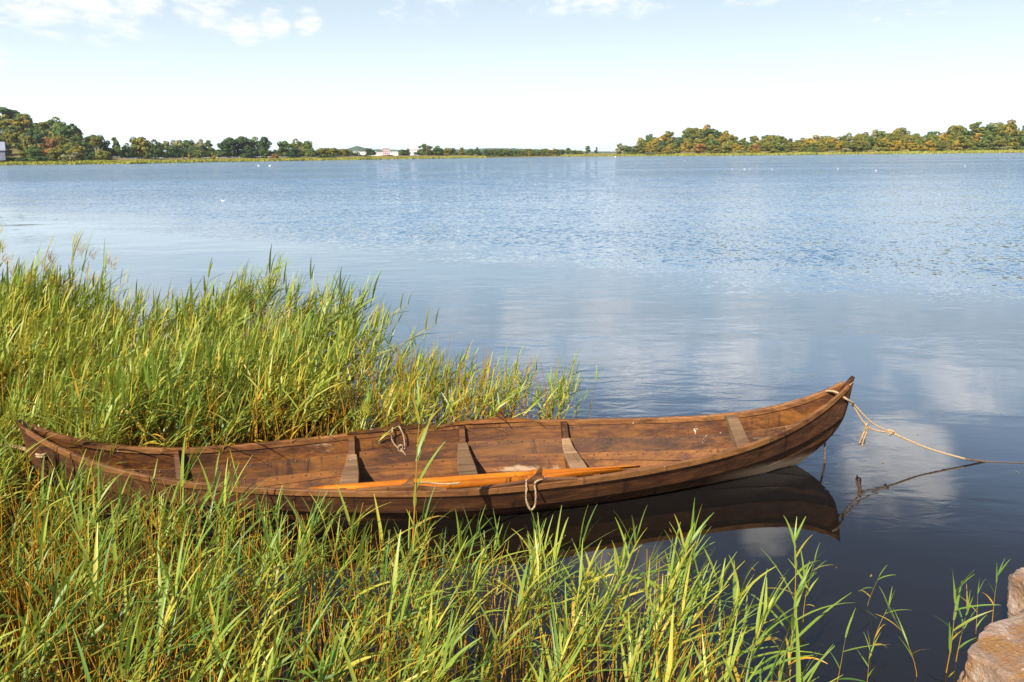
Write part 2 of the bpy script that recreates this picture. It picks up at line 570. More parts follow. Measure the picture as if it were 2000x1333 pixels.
mb.grid([[(x, -0.022, -0.20), (x, 0.022, -0.20), (x, 0.035, -0.128), (x, -0.035, -0.128)] for x in np.linspace(-1.5, 1.5, 9)], closed=True, caps=True)
mb.build('keel', M_HULL_OUT, boat)

# gunwales
for side in (1, -1):
    rows = []
    for x in np.concatenate([-np.linspace(2.71, 0, 40), np.linspace(0, 2.71, 40)[1:]]):
        y, z = edge_pt(5, x)
        z += 0.006
        t = abs(x) / 2.75
        w_ = 0.019 if t < 0.9 else max(0.006, 0.019 * (1 - t) / 0.1)
        z2 = z + 0.014
        yi = max(y - w_, 0.002)
        yo = y + 0.015
        mid = 0.5 * (yi + yo)
        rows.append([(x, side * yo, z - 0.022), (x, side * yo, z2 - 0.004), (x, side * (yo - 0.004), z2), (x, side * (yi + 0.004), z2),
                     (x, side * yi, z2 - 0.005), (x, side * yi, z - 0.024)])
    mb = MB()
    mb.grid(rows, closed=True, caps=True)
    mb.build('gunwale', M_RAIL, boat)

# frames: ribs up each side, and a cross beam on a floor timber
BEAM_Z = 0.075


def inner_y(x, z):
    sec = hull_section(x)
    for (y0, z0), (y1, z1) in zip(sec[:-1], sec[1:]):
        if z0 <= z <= z1:
            return y0 + (y1 - y0) * (z - z0) / (z1 - z0 + 1e-9)
    return sec[0][0] if z < sec[0][1] else sec[-1][0]


for fx, wd, bz, bw in ((-1.92, 0.035, None, 0), (-0.79, 0.048, 0.085, 0.125), (0.01, 0.048, 0.085, 0.13), (0.775, 0.048, 0.095, 0.115), (1.97, 0.10, None, 0)):
    for side in (1, -1):
        y5, z5 = edge_pt(5, fx)
        zb = hull_section(fx)[0][1] + 0.01
        rows = []
        nz = 12
        for i in range(nz + 1):
            z = zb + (z5 + 0.012 - zb) * i / nz
            lx0 = ((0.10 if fx > 0 else 0.05) * (1 - i / nz)) if bz is None else 0.0
            y = max(inner_y(fx + lx0 + (wd / 2 if fx > 0 else -wd / 2), min(z, z5)) - 0.014, 0.006)
            dep = 0.030 + 0.022 * (1 - i / nz)
            if bz is None:
                dep = 0.035 + 0.02 * math.sin(i / nz * math.pi)
            yi = max(y - dep, 0.004)
            hw = wd / 2 * (1.0 + 0.5 * (1 - i / nz) * (1 if bz is None else 0.4))
            # lean of the rib along the boat for the end frames
            lx = 0.0
            if bz is None:
                lx = (0.10 if fx > 0 else 0.05) * (1 - i / nz)
            rows.append([(fx + lx - hw, side * y, z), (fx + lx + hw, side * y, z), (fx + lx + hw * 0.85, side * yi, z), (fx + lx - hw * 0.85, side * yi, z)])
        mb = MB()
        mb.grid(rows, closed=True, caps=True)
        mb.build('rib', M_BEAM if bz is None and fx > 0 else M_HULL_IN, boat)
    if bz is not None:
        yb = inner_y(fx, bz) - 0.02
        rows = []
        for i in range(17):
            q = -1 + 2 * i / 16
            y = q * yb
            hw = bw / 2 * (0.55 + 0.45 * (1 - abs(q) ** 2.2))
            zt = bz + 0.018 * (abs(q) ** 3) + 0.03 * max(0, abs(q) - 0.85) / 0.15
            rows.append([(fx - hw, y, zt - 0.024), (fx + hw, y, zt - 0.024), (fx + hw, y, zt - 0.004), (fx + hw - 0.006, y, zt), (fx - hw + 0.006, y, zt), (fx - hw, y, zt - 0.004)])
        mb = MB()
        mb.grid(rows, closed=True, caps=True)
        mb.build('crossbeam', M_BEAM, boat)
        rows = []
        for i in range(17):
            q = -1 + 2 * i / 16
            y = q * (yb - 0.03)
            zz0 = -0.13
            for (y0, z0), (y1, z1) in zip(hull_section(fx)[:-1], hull_section(fx)[1:]):
                if y0 <= abs(y) <= y1:
                    zz0 = z0 + (z1 - z0) * (abs(y) - y0) / (y1 - y0)
            rows.append([(fx - 0.02, y, zz0 + 0.012), (fx + 0.02, y, zz0 + 0.012), (fx + 0.02, y, bz - 0.0245), (fx - 0.02, y, bz - 0.0245)])
        mb = MB()
        mb.grid(rows, closed=True, caps=True)
        mb.build('floor_timber', M_HULL_IN, boat)

# rowlocks: a long shaped base on the rail with a leaning thorn
def rowlock(x0, side, ln):
    prof = [(-0.30 * ln, 0.004), (-0.22 * ln, 0.010), (-0.05 * ln, 0.020), (0.0, 0.026), (0.035, 0.052), (0.058, 0.092), (0.075, 0.100), (0.080, 0.090),
            (0.076, 0.060), (0.085, 0.034), (0.11, 0.022), (0.22 * ln, 0.014), (0.30 * ln, 0.004)]
    rows = []
    for s_ in (-0.019, 0.019):
        r_ = []
        for (dx, dz) in prof:
            y, z = edge_pt(5, x0 + dx)
            nar = 0.62 if dz > 0.04 else 1.0
            r_.append((x0 + dx, side * (y - 0.004 + s_ * nar), z + 0.0205 + dz))
        for (dx, dz) in (prof[-1], prof[0]):
            y, z = edge_pt(5, x0 + dx)
            r_.append((x0 + dx, side * (y - 0.004 + s_), z + 0.0205))
        rows.append(r_)
    mb = MB()
    k = len(rows[0])
    mb.grid(rows, closed=True, caps=True)
    return mb.build('rowlock', M_HULL_IN if side > 0 else M_RAIL, boat)


for x0, side, ln in ((-0.52, 1, 1.0), (0.25, 1, 1.0), (-0.44, -1, 0.9), (0.335, -1, 1.0)):
    rowlock(x0, side, ln)

# ------------------------------------------------------------------ water sheet with the boat's waterline cut out
wl = []
xs_ = [x for x in np.linspace(-2.24, 2.24, 61)]
for x in xs_:
    wl.append((x, max(0.006, inner_y(x, 0.0)) if abs(x) < 2.2 else 0.006))
loop = [b2w((x, y, 0)) for x, y in wl] + [b2w((x, -y, 0)) for x, y in wl[::-1]]
ctr = b2w((0, 0, 0))
rings = [loop]
for rr in (6.0, 40.0, 300.0, 2500.0, 9000.0):
    ring = []
    for i in range(len(loop)):
        # ring points spread by index so the strip never folds
        q = i / len(loop) * 2 * math.pi
        ang = math.pi - q + BYAW
        ring.append(ctr + rr * np.array([math.cos(ang), math.sin(ang), 0]))
    rings.append(ring)
mb = MB()
mb.grid(rings, closed=True)
mb.f = [f[::-1] for f in mb.f]
wat = mb.build('water', M_WATER)
tag(wat, kind='structure')

# ------------------------------------------------------------------ oars
def oar(p0, p1, blade_len, label, roll=0.3):
    """p0 handle end, p1 blade tip, both in boat coordinates"""
    root = empty('oar', b2w(p0))
    tag(root, label, 'oar')
    p0, p1 = b2w(p0), b2w(p1)
    d = p1 - p0
    L = np.linalg.norm(d)
    d /= L
    sd = np.cross(d, (0, 0, 1.0))
    sd /= np.linalg.norm(sd)
    up = np.cross(sd, d)
    s2 = math.cos(roll) * sd + math.sin(roll) * up
    u2 = np.cross(s2, d)
    shaft, blade = MB(), MB()
    rows = []
    for s_ in np.linspace(0, L - blade_len + 0.03, 14):
        r = 0.0175 if s_ < 0.14 else 0.027
        r *= 1.0 - 0.10 * s_ / L
        rows.append([d * s_ + r * (math.cos(q) * s2 + math.sin(q) * u2) for q in np.arange(10) * math.pi / 5])
    shaft.grid(rows, closed=True, caps=True)
    rows = []
    for i in range(19):
        f = i / 18
        s_ = L - blade_len + f * blade_len
        wdt = 0.025 + 0.036 * (1 / (1 + math.exp(-(f - 0.28) * 13)))
        if f > 0.86:
            wdt *= math.sqrt(max(0.02, 1 - ((f - 0.86) / 0.142) ** 2))
        th = 0.025 * (1 - f) ** 1.5 + 0.007
        rows.append([d * s_ + wdt * math.cos(q) * s2 + th * math.sin(q) * u2 for q in np.arange(12) * math.pi / 6])
    blade.grid(rows, closed=True, caps=True)
    shaft.build('shaft', M_OAR, root, True)
    blade.build('blade', M_OAR, root, True)
    return root


oar((-1.15, -0.24, 0.15), (1.13, -0.255, 0.175), 0.72, 'orange varnished wooden oar on the inner side, its blade lying bare near the bow end', 0.5)
oar((-0.85, -0.325, 0.155), (1.02, -0.35, 0.18), 0.66, 'orange varnished wooden oar tucked against the near rail under the other oar', 0.9)

# ------------------------------------------------------------------ ropes
def rope(name, pts, rad, label, cat='rope', mat=None, sub=8, parent=None, twist=True):
    P = smooth_pts(pts, sub)
    mb = MB()
    if twist:
        L = 0.0
        for s_ in (0, 1, 2):
            Q = []
            ph = s_ * 2 * math.pi / 3
            # resample finely for the lay of the rope
            A = np.array(P)
            seg = np.r_[0, np.cumsum(np.linalg.norm(np.diff(A, axis=0), axis=1))]
            n = max(8, int(seg[-1] / 0.012))
            T = np.linspace(0, seg[-1], n)
            C = np.stack([np.interp(T, seg, A[:, i]) for i in range(3)], 1)
            tg = np.gradient(C, axis=0)
            tg /= np.linalg.norm(tg, axis=1)[:, None] + 1e-9
            a = np.cross(tg, np.array([0.2, 0.3, 0.93]))
            a /= np.linalg.norm(a, axis=1)[:, None] + 1e-9
            b = np.cross(tg, a)
            an = T / 0.055 * 2 * math.pi + ph
            Q = C + rad * 0.52 * (np.cos(an)[:, None] * a + np.sin(an)[:, None] * b)
            mb.tube(list(Q), rad * 0.58, 5)
    else:
        mb.tube(P, rad, 6)
    o = mb.build(name, mat or M_ROPE, parent, True)
    if label:
        tag(o, label, cat)
    return o


# bow rope: hitch around the stem head, two strands to a knot, one wet strand into the lake
def bw(x, y, z):
    return b2w((x, y, z))


moor = empty('mooring_rope', bw(2.70, 0, 0.45))
tag(moor, 'pale mooring rope tied round the raised bow and running into the lake', 'rope')
org = np.array(moor.location)


def loc(p):
    return np.asarray(p) - org


hitch = [loc(bw(2.66, 0.085, 0.47)), loc(bw(2.60, 0.075, 0.515)), loc(bw(2.63, 0.0, 0.535)), loc(bw(2.68, -0.06, 0.50)), loc(bw(2.735, -0.04, 0.465)), loc(bw(2.775, 0.0, 0.445)), loc(bw(2.745, 0.06, 0.455)), loc(bw(2.66, 0.085, 0.47))]
rope('hitch', hitch, 0.0085, None, parent=moor)
K = at(1741, 846, 0.21)
E1 = at(1885, 897, 0.028)
E2 = at(1932, 903, -0.004)
A0 = bw(2.765, -0.005, 0.45)
rope('strand', [loc(A0), loc(0.5 * A0 + 0.5 * K - np.array([0, 0, 0.035])), loc(K)], 0.0070, None, parent=moor)
rope('strand', [loc(A0 + [0.0, 0.012, -0.01]), loc(0.55 * A0 + 0.45 * K - np.array([0, 0, 0.085])), loc(K)], 0.0070, None, parent=moor)
rope('knot', [loc(K + v) for v in ((-.03, 0, .01), (-.01, .016, .016), (.01, -.014, .012), (0, .012, -.016), (-.015, -.012, -.01), (.012, .01, .01), (.035, 0, -.012))], 0.0085, None, parent=moor)
rope('main_line', [loc(K), loc(0.5 * K + 0.5 * E1 - np.array([0, 0, 0.018])), loc(E1)], 0.0080, None, parent=moor)
rope('wet_end', [loc(E1), loc(0.6 * E1 + 0.4 * E2), loc(E2), loc(at(1950, 903.5, -0.004))], 0.0085, None, mat=M_ROPEW, parent=moor)
rope('floating_end', [loc(at(1925, 902.5, 0.001)), loc(at(1965, 903.5, 0.001)), loc(at(2020, 905.5, 0.001))], 0.0035, None, mat=M_ROPEW, parent=moor, twist=False)
T0 = 0.62 * A0 + 0.38 * K - np.array([0, 0, 0.07])
for i in range(4):
    o_ = np.array([0.008 * math.cos(i * 1.7), 0.01 * math.sin(i * 1.7), 0])
    rope('frayed_tail', [loc(T0 + o_ * 0.5), loc(T0 + o_ + [0.004, 0, -0.05]), loc(T0 + o_ * 1.4 + [-0.012, 0, -0.10]), loc(T0 + o_ * 1.7 + [-0.016 - 0.004 * i, 0, -0.155 - 0.012 * (i % 2)])], 0.0085, None, parent=moor)

S0 = bw(2.60, 0.055, 0.25)
rope('stem_line', [S0, S0 * 0.5 + 0.5 * at(1611, 905, 0) + [0.004, 0, 0], at(1611, 905, 0), at(1610, 910, -0.05)], 0.0085,
     'thin dark line hanging from the bow stem straight down into the water', mat=M_ROPEW)

ST = bw(-2.63, 0.0, 0.44)
stern = empty('stern_rope', ST)
tag(stern, 'pale double rope tied through the stern post and leading off to the left', 'rope')
org = np.array(stern.location)
for dz, e in ((0.0, 0.0), (-0.014, 0.03)):
    rope('strand', [loc(bw(-2.60, -0.055, 0.435 + dz)), loc(bw(-2.66, -0.052, 0.43 + dz)), loc(at(0, 868 + e * 100, 0.36)), loc(at(-260, 880 + e * 150, 0.27)), loc(at(-700, 890, 0.3))], 0.0075, None, parent=stern)
rope('hitch', [loc(bw(-2.60, -0.06, 0.435)), loc(bw(-2.585, 0.0, 0.45)), loc(bw(-2.61, 0.06, 0.435)), loc(bw(-2.64, 0.0, 0.42)), loc(bw(-2.62, -0.06, 0.43))], 0.008, None, parent=stern)

# rope grommets at the rowlocks
def grommet(x, side, label, pts):
    P = [bw(x + a, side * (edge_pt(5, x)[0] + b), edge_pt(5, x)[1] + c) for a, b, c in pts]
    return rope('rope_loop', P, 0.0062, label, 'rope loop')


grommet(-0.47, 1, 'pale knotted rope loop hanging inside the far rail below its rowlock',
        [(-0.02, 0.0, 0.045), (-0.03, -0.045, 0.03), (-0.035, -0.055, -0.04), (0.0, -0.06, -0.10), (0.035, -0.065, -0.115), (0.04, -0.075, -0.085), (0.015, -0.08, -0.08), (0.01, -0.075, -0.12),
         (0.045, -0.07, -0.13), (0.055, -0.06, -0.08), (0.05, -0.05, -0.02), (0.03, -0.04, 0.035), (0.015, 0.0, 0.047)])
grommet(-0.475, 1, 'short loose rope end dangling under the knotted loop on the far rail',
        [(0.03, -0.075, -0.11), (0.06, -0.08, -0.15), (0.075, -0.075, -0.185)])
grommet(0.36, -1, 'pale rope loop hanging over the outside of the near rail by its rowlock',
        [(0.03, -0.045, 0.028), (-0.02, -0.03, 0.035), (-0.045, 0.0, 0.045), (-0.05, 0.035, 0.01), (-0.055, 0.045, -0.06), (-0.03, 0.05, -0.125), (0.0, 0.045, -0.10), (0.005, 0.04, -0.02),
         (0.0, 0.03, 0.035), (0.03, 0.02, 0.05), (0.06, 0.0, 0.045), (0.075, -0.02, 0.05), (0.06, -0.045, 0.03)])
grommet(-0.36, -1, 'bleached rope end lying along the near rail beside the oars',
        [(-0.12, -0.04, 0.020), (-0.06, -0.055, 0.032), (0.0, -0.035, 0.048), (0.06, -0.045, 0.05), (0.12, -0.06, 0.032), (0.2, -0.05, 0.026), (0.28, -0.055, 0.026)])


# ------------------------------------------------------------------ reeds
WIND = np.array([0.93, 0.30, 0.0])


def make_reed(r, leaves=8, lean=0.22, stem_only=False, plume=False, leaf_len=0.33, leaf_w=0.0115, dead=0.0, s0=0.3):
    """unit-height reed; returns stem (V, Q, T) and leaf (V, Q, T)"""
    ns = 7
    ly = r.normal(0, 0.05)
    lx = lean * r.uniform(0.5, 1.4)

    def sp(s):
        return np.array([lx * s ** 1.8 + 0.01 * math.sin(5 * s + ly * 40), ly * s ** 1.5 + lx * 0.25 * s ** 1.8, s * (1 - 0.10 * lx)])
    V, Q, T = [], [], []
    hue = r.uniform(0.35, 0.85)
    for i in range(ns + 1):
        s = i / ns
        p = sp(s)
        rad = 0.0085 * (1 - 0.70 * s)
        dryv = np.clip(1.35 - 1.25 * s, 0.15, 1) if dead < 0.5 else 1.0
        for k in range(3):
            a = k * 2.094 + 0.3
            V.append(p + rad * np.array([math.cos(a), math.sin(a), 0]))
            T.append((hue + 0.15, dryv, r.uniform(0, 0.6)))
    for i in range(ns):
        for k in range(3):
            a, b = i * 3 + k, i * 3 + (k + 1) % 3
            Q.append((a, b, b + 3, a + 3))
    sv = (np.array(V), np.array(Q), np.array(T))
    V, Q, T = [], [], []

    def blade(p, az, el0, el1, L, wmax, hu, dr, twist):
        n = 6
        pts = [p]
        dirs = []
        for i in range(n):
            f = (i + 0.5) / n
            el = el0 + (el1 - el0) * f ** 1.3
            az_ = az
            d = np.array([math.cos(az_) * math.cos(el), math.sin(az_) * math.cos(el), math.sin(el)])
            dirs.append(d)
            pts.append(pts[-1] + d * L / n)
        dirs.append(dirs[-1])
        b = len(V)
        for i in range(n + 1):
            f = i / n
            ww = wmax * min(1.0, 0.45 + 2.6 * f) * max(0.03, (1 - f)) ** 0.62 * 1.15
            d = dirs[i]
            sd = np.cross(d, (0, 0, 1.0))
            l = np.linalg.norm(sd)
            sd = sd / l if l > 1e-3 else np.array([1.0, 0, 0])
            nr = np.cross(sd, d)
            tw = twist * (0.3 + f)
            s2 = math.cos(tw) * sd + math.sin(tw) * nr
            n2 = np.cross(s2, d)
            V.extend([pts[i] + s2 * ww + n2 * ww * 0.22, pts[i], pts[i] - s2 * ww + n2 * ww * 0.22])
            dd = min(1.0, dr + (0.5 * max(0, f - 0.8) / 0.2 if dr > 0.12 else 0.0))
            T.extend([(hu, dd, r.uniform(0, .5))] * 3)
        for i in range(n):
            for c in (0, 1):
                a = b + i * 3 + c
                Q.append((a, a + 1, a + 4, a + 3))

    if not stem_only:
        for i in range(leaves):
            s = s0 + (0.98 - s0) * (i + r.uniform(-0.3, 0.3)) / (leaves - 1)
            s = min(max(s, 0.2), 0.99)
            sidev = 1 if i % 2 else -1
            base_az = math.atan2(WIND[1], WIND[0])
            az = base_az + sidev * r.uniform(0.05, 1.2) * (1.25 - 0.45 * s)
            if r.random() < 0.12:
                az += math.pi * r.uniform(0.6, 1.0)
            el0 = R(r.uniform(24, 66)) + 0.25 * (s - 0.6)
            drop = r.uniform(0.15, 0.95) * (1.25 - 0.7 * s)
            if s > 0.9:
                drop *= 0.5
                el0 = R(r.uniform(66, 84))
            L = leaf_len * r.uniform(0.75, 1.2) * (0.72 + 0.55 * math.sin(math.pi * min(1, max(0, (s - 0.12) / 0.95))))
            dr = 0.0
            if s < 0.5 and r.random() < 0.5:
                dr = r.uniform(0.5, 1.0)
                drop *= 1.9
                L *= 0.75
            elif r.random() < 0.10:
                dr = r.uniform(0.15, 0.6)
            if dead > 0.5:
                dr = r.uniform(0.7, 1.0)
            blade(sp(s), az, el0, el0 - drop - 0.1, L, leaf_w * r.uniform(0.7, 1.25), float(np.clip(hue + r.normal(0, 0.16), 0, 1)), dr, r.normal(0, 0.5))
        blade(sp(0.985), math.atan2(WIND[1], WIND[0]) + r.normal(0, 0.4), R(r.uniform(62, 84)), R(r.uniform(42, 66)), leaf_len * 0.72, leaf_w * 0.7, hue, 0.0, r.normal(0, 0.5))
    if plume:
        for i in range(16):
            blade(sp(1.0) + np.array([0.004 * i, 0, -0.005 * i]), r.normal(0.3, 0.5), R(r.uniform(45, 80)), R(r.uniform(5, 45)), r.uniform(0.09, 0.17), 0.0028, 0.9, 0.9, 0.0)
    lv = (np.array(V), np.array(Q), np.array(T)) if V else (np.zeros((0, 3)), np.zeros((0, 4), int), np.zeros((0, 3)))
    return sv, lv


rr_ = np.random.default_rng(5)
PROTO = [make_reed(rr_, leaves=int(rr_.integers(7, 12)), lean=rr_.uniform(0.2, 0.55), leaf_len=rr_.uniform(0.34, 0.54), leaf_w=rr_.uniform(0.0085, 0.0145), s0=rr_.uniform(0.40, 0.60)) for _ in range(36)]
FINE = [make_reed(rr_, leaves=int(rr_.integers(7, 11)), lean=rr_.uniform(0.25, 0.75), leaf_len=rr_.uniform(0.26, 0.42), leaf_w=rr_.uniform(0.009, 0.0145), s0=rr_.uniform(0.3, 0.55)) for _ in range(30)]
STEMS = [make_reed(rr_, stem_only=True, lean=rr_.uniform(0.05, 0.3), dead=1.0) for _ in range(8)]
DEADP = [make_reed(rr_, leaves=5, lean=rr_.uniform(0.1, 0.4), leaf_len=0.35, leaf_w=0.012, dead=1.0) for _ in range(6)]
PLUME = [make_reed(rr_, leaves=6, lean=rr_.uniform(0.12, 0.3), plume=True, leaf_len=0.26, leaf_w=0.007) for _ in range(5)]


def in_poly(x, y, poly):
    c = False
    n = len(poly)
    for i in range(n):
        (x0, y0), (x1, y1) = poly[i], poly[(i + 1) % n]
        if (y0 > y) != (y1 > y) and x < (x1 - x0) * (y - y0) / (y1 - y0) + x0:
            c = not c
    return c


def in_boat(x, y, m=0.05):
    b = w2b((x, y, 0))
    if abs(b[0]) > 2.5:
        return abs(b[0]) < 2.8 and abs(b[1]) < 0.06
    yy, _ = edge_pt(4, b[0])
    return abs(b[1]) < yy + m


def scatter(poly, dens, r):
    xs = [p[0] for p in poly]
    ys = [p[1] for p in poly]
    A = (max(xs) - min(xs)) * (max(ys) - min(ys))
    out = []
    for _ in range(int(A * dens)):
        x, y = r.uniform(min(xs), max(xs)), r.uniform(min(ys), max(ys))
        if in_poly(x, y, poly) and not in_boat(x, y):
            out.append((x, y))
    return out


def joined(items, name):
    """items: (proto, x, y, scale, rz)"""
    VV, QQ, TT = [], [], []
    b = 0
    for (pr, x, y, sc, rz, dh) in items:
        c, s = math.cos(rz), math.sin(rz)
        for (V, Q, T) in pr:
            if not len(V):
                continue
            W = np.empty_like(V)
            W[:, 0] = (c * V[:, 0] - s * V[:, 1]) * sc + x
            W[:, 1] = (s * V[:, 0] + c * V[:, 1]) * sc + y
            W[:, 2] = V[:, 2] * sc - 0.03
            t = T.copy()
            t[:, 0] = np.clip(t[:, 0] + dh, 0, 1)
            VV.append(W)
            QQ.append(Q + b)
            TT.append(t)
            b += len(V)
    return mesh_np(name, np.concatenate(VV), np.concatenate(QQ), M_REED, attr=np.concatenate(TT))


BACK = [(-13, 10.6), (-8, 9.8), (-6, 9.3), (-5, 9.0), (-4.2, 8.5), (-3.75, 9.0), (-3.7, 9.7), (-3.15, 9.9), (-2.85, 9.0), (-2.55, 8.5), (-2.15, 8.5),
        (-2.1, 7.9), (-1.72, 8.0), (-1.68, 7.6), (-1.95, 7.2), (-1.3, 6.95), (-0.7, 6.7), (-0.2, 6.45), (0.1, 6.3), (0.36, 6.05), (0.42, 5.75), (0.1, 5.58), (-0.4, 5.45), (-3.1, 4.6),
        (-3.6, 4.6), (-5, 4.4), (-13, 4.4)]
FRONT = [(-13, 4.6), (-5, 4.6), (-3.4, 4.58), (-2.9, 4.22), (-2.3, 4.03), (-1.7, 3.85), (-1.2, 3.62), (-0.6, 3.55), (-0.1, 3.5), (0.12, 3.3), (0.2, 3.05), (0.36, 3.3), (0.6, 3.35), (0.68, 3.1),
         (0.80, 2.95), (0.86, 2.8), (0.80, 2.5), (0.7, 2.2), (-7, 2.2), (-13, 2.2)]


def hump(x, y):
    return 0.5 + 0.5 * mnoise.noise((x * 0.9, y * 0.9, 3.1))


rs = np.random.default_rng(21)
items = []
for (x, y) in scatter(BACK, 135, rs):
    far = (y - 5) / 5
    sc = rs.uniform(0.48, 0.74) * (0.85 + 0.3 * hump(x, y))
    if x < -4.0:
        sc *= 1.0 + 0.25 * min(1, (-4.0 - x) / 1.2)
    if x > -1.38:
        sc *= 0.76
    if x < -0.9 and mnoise.noise((x * 1.3 + 4, y * 1.1, 7.7)) > 0.30 and rs.random() < 0.75:
        continue
    edge_clump = False
    for cx, cy, cr in ((-3.45, 9.4, 0.55), (-2.5, 8.2, 0.36), (-1.9, 7.8, 0.32)):
        if math.hypot(x - cx, y - cy) < cr:
            edge_clump = True
    if edge_clump:
        sc *= 1.22
    elif x > -4.3 and y > 7.6 - 0.55 * (x + 1.5):
        sc *= 0.62
    sc *= 1.0 + 0.30 * mnoise.noise((x * 2.1, y * 1.7, 1.3))
    pr = FINE[rs.integers(len(FINE))]
    u = rs.random()
    if u < 0.05:
        pr = DEADP[rs.integers(len(DEADP))]
    items.append((pr, x, y, sc, rs.normal(0, 0.5), 0.34 * (hump(x * 0.6 + 9, y * 0.6) - 0.5) + 0.0))
for (x, y) in scatter(BACK, 90, rs):
    items.append((STEMS[rs.integers(8)], x, y, rs.uniform(0.4, 0.75), rs.uniform(-3, 3), 0))
for (x, y) in scatter([(-8, 9.5), (-6, 9.2), (-4.6, 8.8), (-4.4, 8.0), (-6.2, 7.6), (-8, 7.6)], 15, rs):
    items.append((PLUME[rs.integers(5)], x, y, rs.uniform(0.85, 1.32), rs.normal(0, 0.3), -0.1))
o = joined(items, 'reed_bed')
tag(o, 'dense green reed bed behind the boat along the left bank', 'reeds', kind='stuff')

pts = scatter(FRONT, 74, rs)
# keep what the camera can see
pts = [(x, y) for (x, y) in pts if abs(x) < 0.72 * y + 1.3]
pts.sort(key=lambda p: p[0] ** 2 + p[1] ** 2)


def front_scale(x, y):
    s = rs.uniform(0.40, 0.62) * (0.85 + 0.3 * hump(x * 1.4, y * 1.4))
    if y > 3.2 and x > -1.4:
        s *= 0.86
    return s


PROTO_OBJ = []
for i, (sv, lv) in enumerate(PROTO[:24]):
    e = empty('reed', (0, 0, -0.03))
    mesh_np('stem', *sv[:2], M_REED, e, attr=sv[2])
    mesh_np('foliage', *lv[:2], M_REED, e, attr=lv[2])
    PROTO_OBJ.append(e)
used = set()
vis = [p for p in pts if p[1] > 2.1 and abs(p[0]) < 0.66 * p[1] + 0.35]
indiv = vis[:285]
rest_p = [p for p in pts if p not in set(indiv)]
for i, (x, y) in enumerate(indiv):
    k = i % 24
    src = PROTO_OBJ[k]
    e = src if k not in used else copy_tree(src)
    used.add(k)
    e.location = (x, y, -0.03)
    s = front_scale(x, y)
    e.scale = (s, s, s)
    e.rotation_euler = (0, 0, rs.normal(0, 0.45))
    tag(e, 'green common reed stalk in the thick stand in front of the boat', 'reed', 'reed stalks in front of the boat')
items = [(PROTO[rs.integers(len(PROTO))] if rs.random() > 0.06 else DEADP[rs.integers(6)], x, y, front_scale(x, y), rs.normal(0, 0.35), rs.normal(0.02, 0.06)) for (x, y) in rest_p]
for (x, y) in scatter(FRONT, 230, rs):
    if abs(x) < 0.72 * y + 1.0:
        items.append((STEMS[rs.integers(8)], x, y, rs.uniform(0.28, 0.55) * (1.2 if x < -0.4 else 1.0), rs.uniform(-3, 3), 0))
o = joined(items, 'reed_bed')
tag(o, 'thick reed bed with ochre stems along the near bank', 'reeds', kind='stuff')


def lone_reed(px, py, h, label, leaves=6, lean=0.1, rz=0.0, ll=0.4, lw=0.014, dead=0.0, seed=1, group=None):
    r = np.random.default_rng(seed)
    sv, lv = make_reed(r, leaves=leaves, lean=lean, leaf_len=ll, leaf_w=lw, dead=dead)
    p = at(px, py, -0.02)
    e = empty('reed', p, rz)
    e.scale = (h, h, h)
    mesh_np('stem', *sv[:2], M_REED, e, attr=sv[2])
    mesh_np('foliage', *lv[:2], M_REED, e, attr=lv[2])
    tag(e, label, 'reed', group)


lone_reed(1552, 1215, 0.43, 'tall leafy reed standing alone in open water below the bow reflection', 7, 0.02, 0.5, 0.33, 0.015, seed=3)
lone_reed(1568, 1222, 0.37, 'shorter reed beside the tall lone reed below the bow reflection', 6, 0.06, -0.6, 0.32, 0.014, seed=8)
lone_reed(1694, 1190, 0.18, 'tiny reed sprig alone in the dark open water', 3, 0.2, 0.0, 0.6, 0.022, seed=5)
lone_reed(1520, 1345, 0.50, 'reed with long leaves arching to the left near the bottom edge', 7, -0.1, 2.6, 0.42, 0.014, seed=12)
lone_reed(1537, 1400, 0.52, 'broad fanned reed with blue-green leaves at the bottom edge', 9, 0.03, 0.2, 0.42, 0.017, seed=14)
lone_reed(1432, 1380, 0.42, 'slim reed left of the broad fanned reed at the bottom edge', 6, 0.05, 0.3, 0.36, 0.012, seed=15)
lone_reed(1632, 1360, 0.28, 'short reed right of the broad fanned reed at the bottom edge', 4, 0.08, 0.2, 0.5, 0.018, seed=16)
lone_reed(1700, 1290, 0.26, 'low yellow-green reed leaning right between the fan and the stone', 6, 0.5, 0.1, 0.42, 0.014, seed=17)
lone_reed(1692, 1350, 0.20, 'stubby reed sprig at the bottom edge between the fan and the stone', 4, 0.1, 1.2, 0.5, 0.018, seed=18)
lone_reed(1790, 1330, 0.30, 'half-broken reed with bent yellowing leaves left of the stone', 6, 0.35, 2.2, 0.4, 0.013, 0.2, seed=19)
lone_reed(1848, 1322, 0.42, 'tallest reed growing against the end of the stone slab', 7, -0.02, 0.0, 0.36, 0.014, seed=20)
lone_reed(1866, 1300, 0.28, 'low leafy reed tucked against the end of the stone slab', 6, 0.1, 0.9, 0.42, 0.014, seed=22)
lone_reed(1934, 1238, 0.30, 'reed with spread leaves standing behind the stone slab', 5, 0.03, 0.3, 0.42, 0.014, seed=23)
lone_reed(1905, 1245, 0.22, 'thin upright reed left of the spread one behind the stone slab', 3, 0.0, 0.8, 0.5, 0.013, seed=24)
lone_reed(1125, 845, 0.34, 'sparse reed sprig rising behind the far rail, the left of two', 5, 0.08, 0.3, 0.45, 0.012, seed=25)
lone_reed(1152, 838, 0.44, 'sparse reed sprig rising behind the far rail, the right of two', 6, 0.12, 0.2, 0.38, 0.012, seed=26)
lone_reed(738, 760, 0.46, 'lone thin brown reed stem standing in the lake right of the reed bed', 3, 0.02, 0.4, 0.22, 0.008, 1.0, seed=27)
lone_reed(806, 1130, 0.92, 'single tall reed reaching up in front of the oars', 6, 0.10, 0.5, 0.3, 0.014, seed=29)


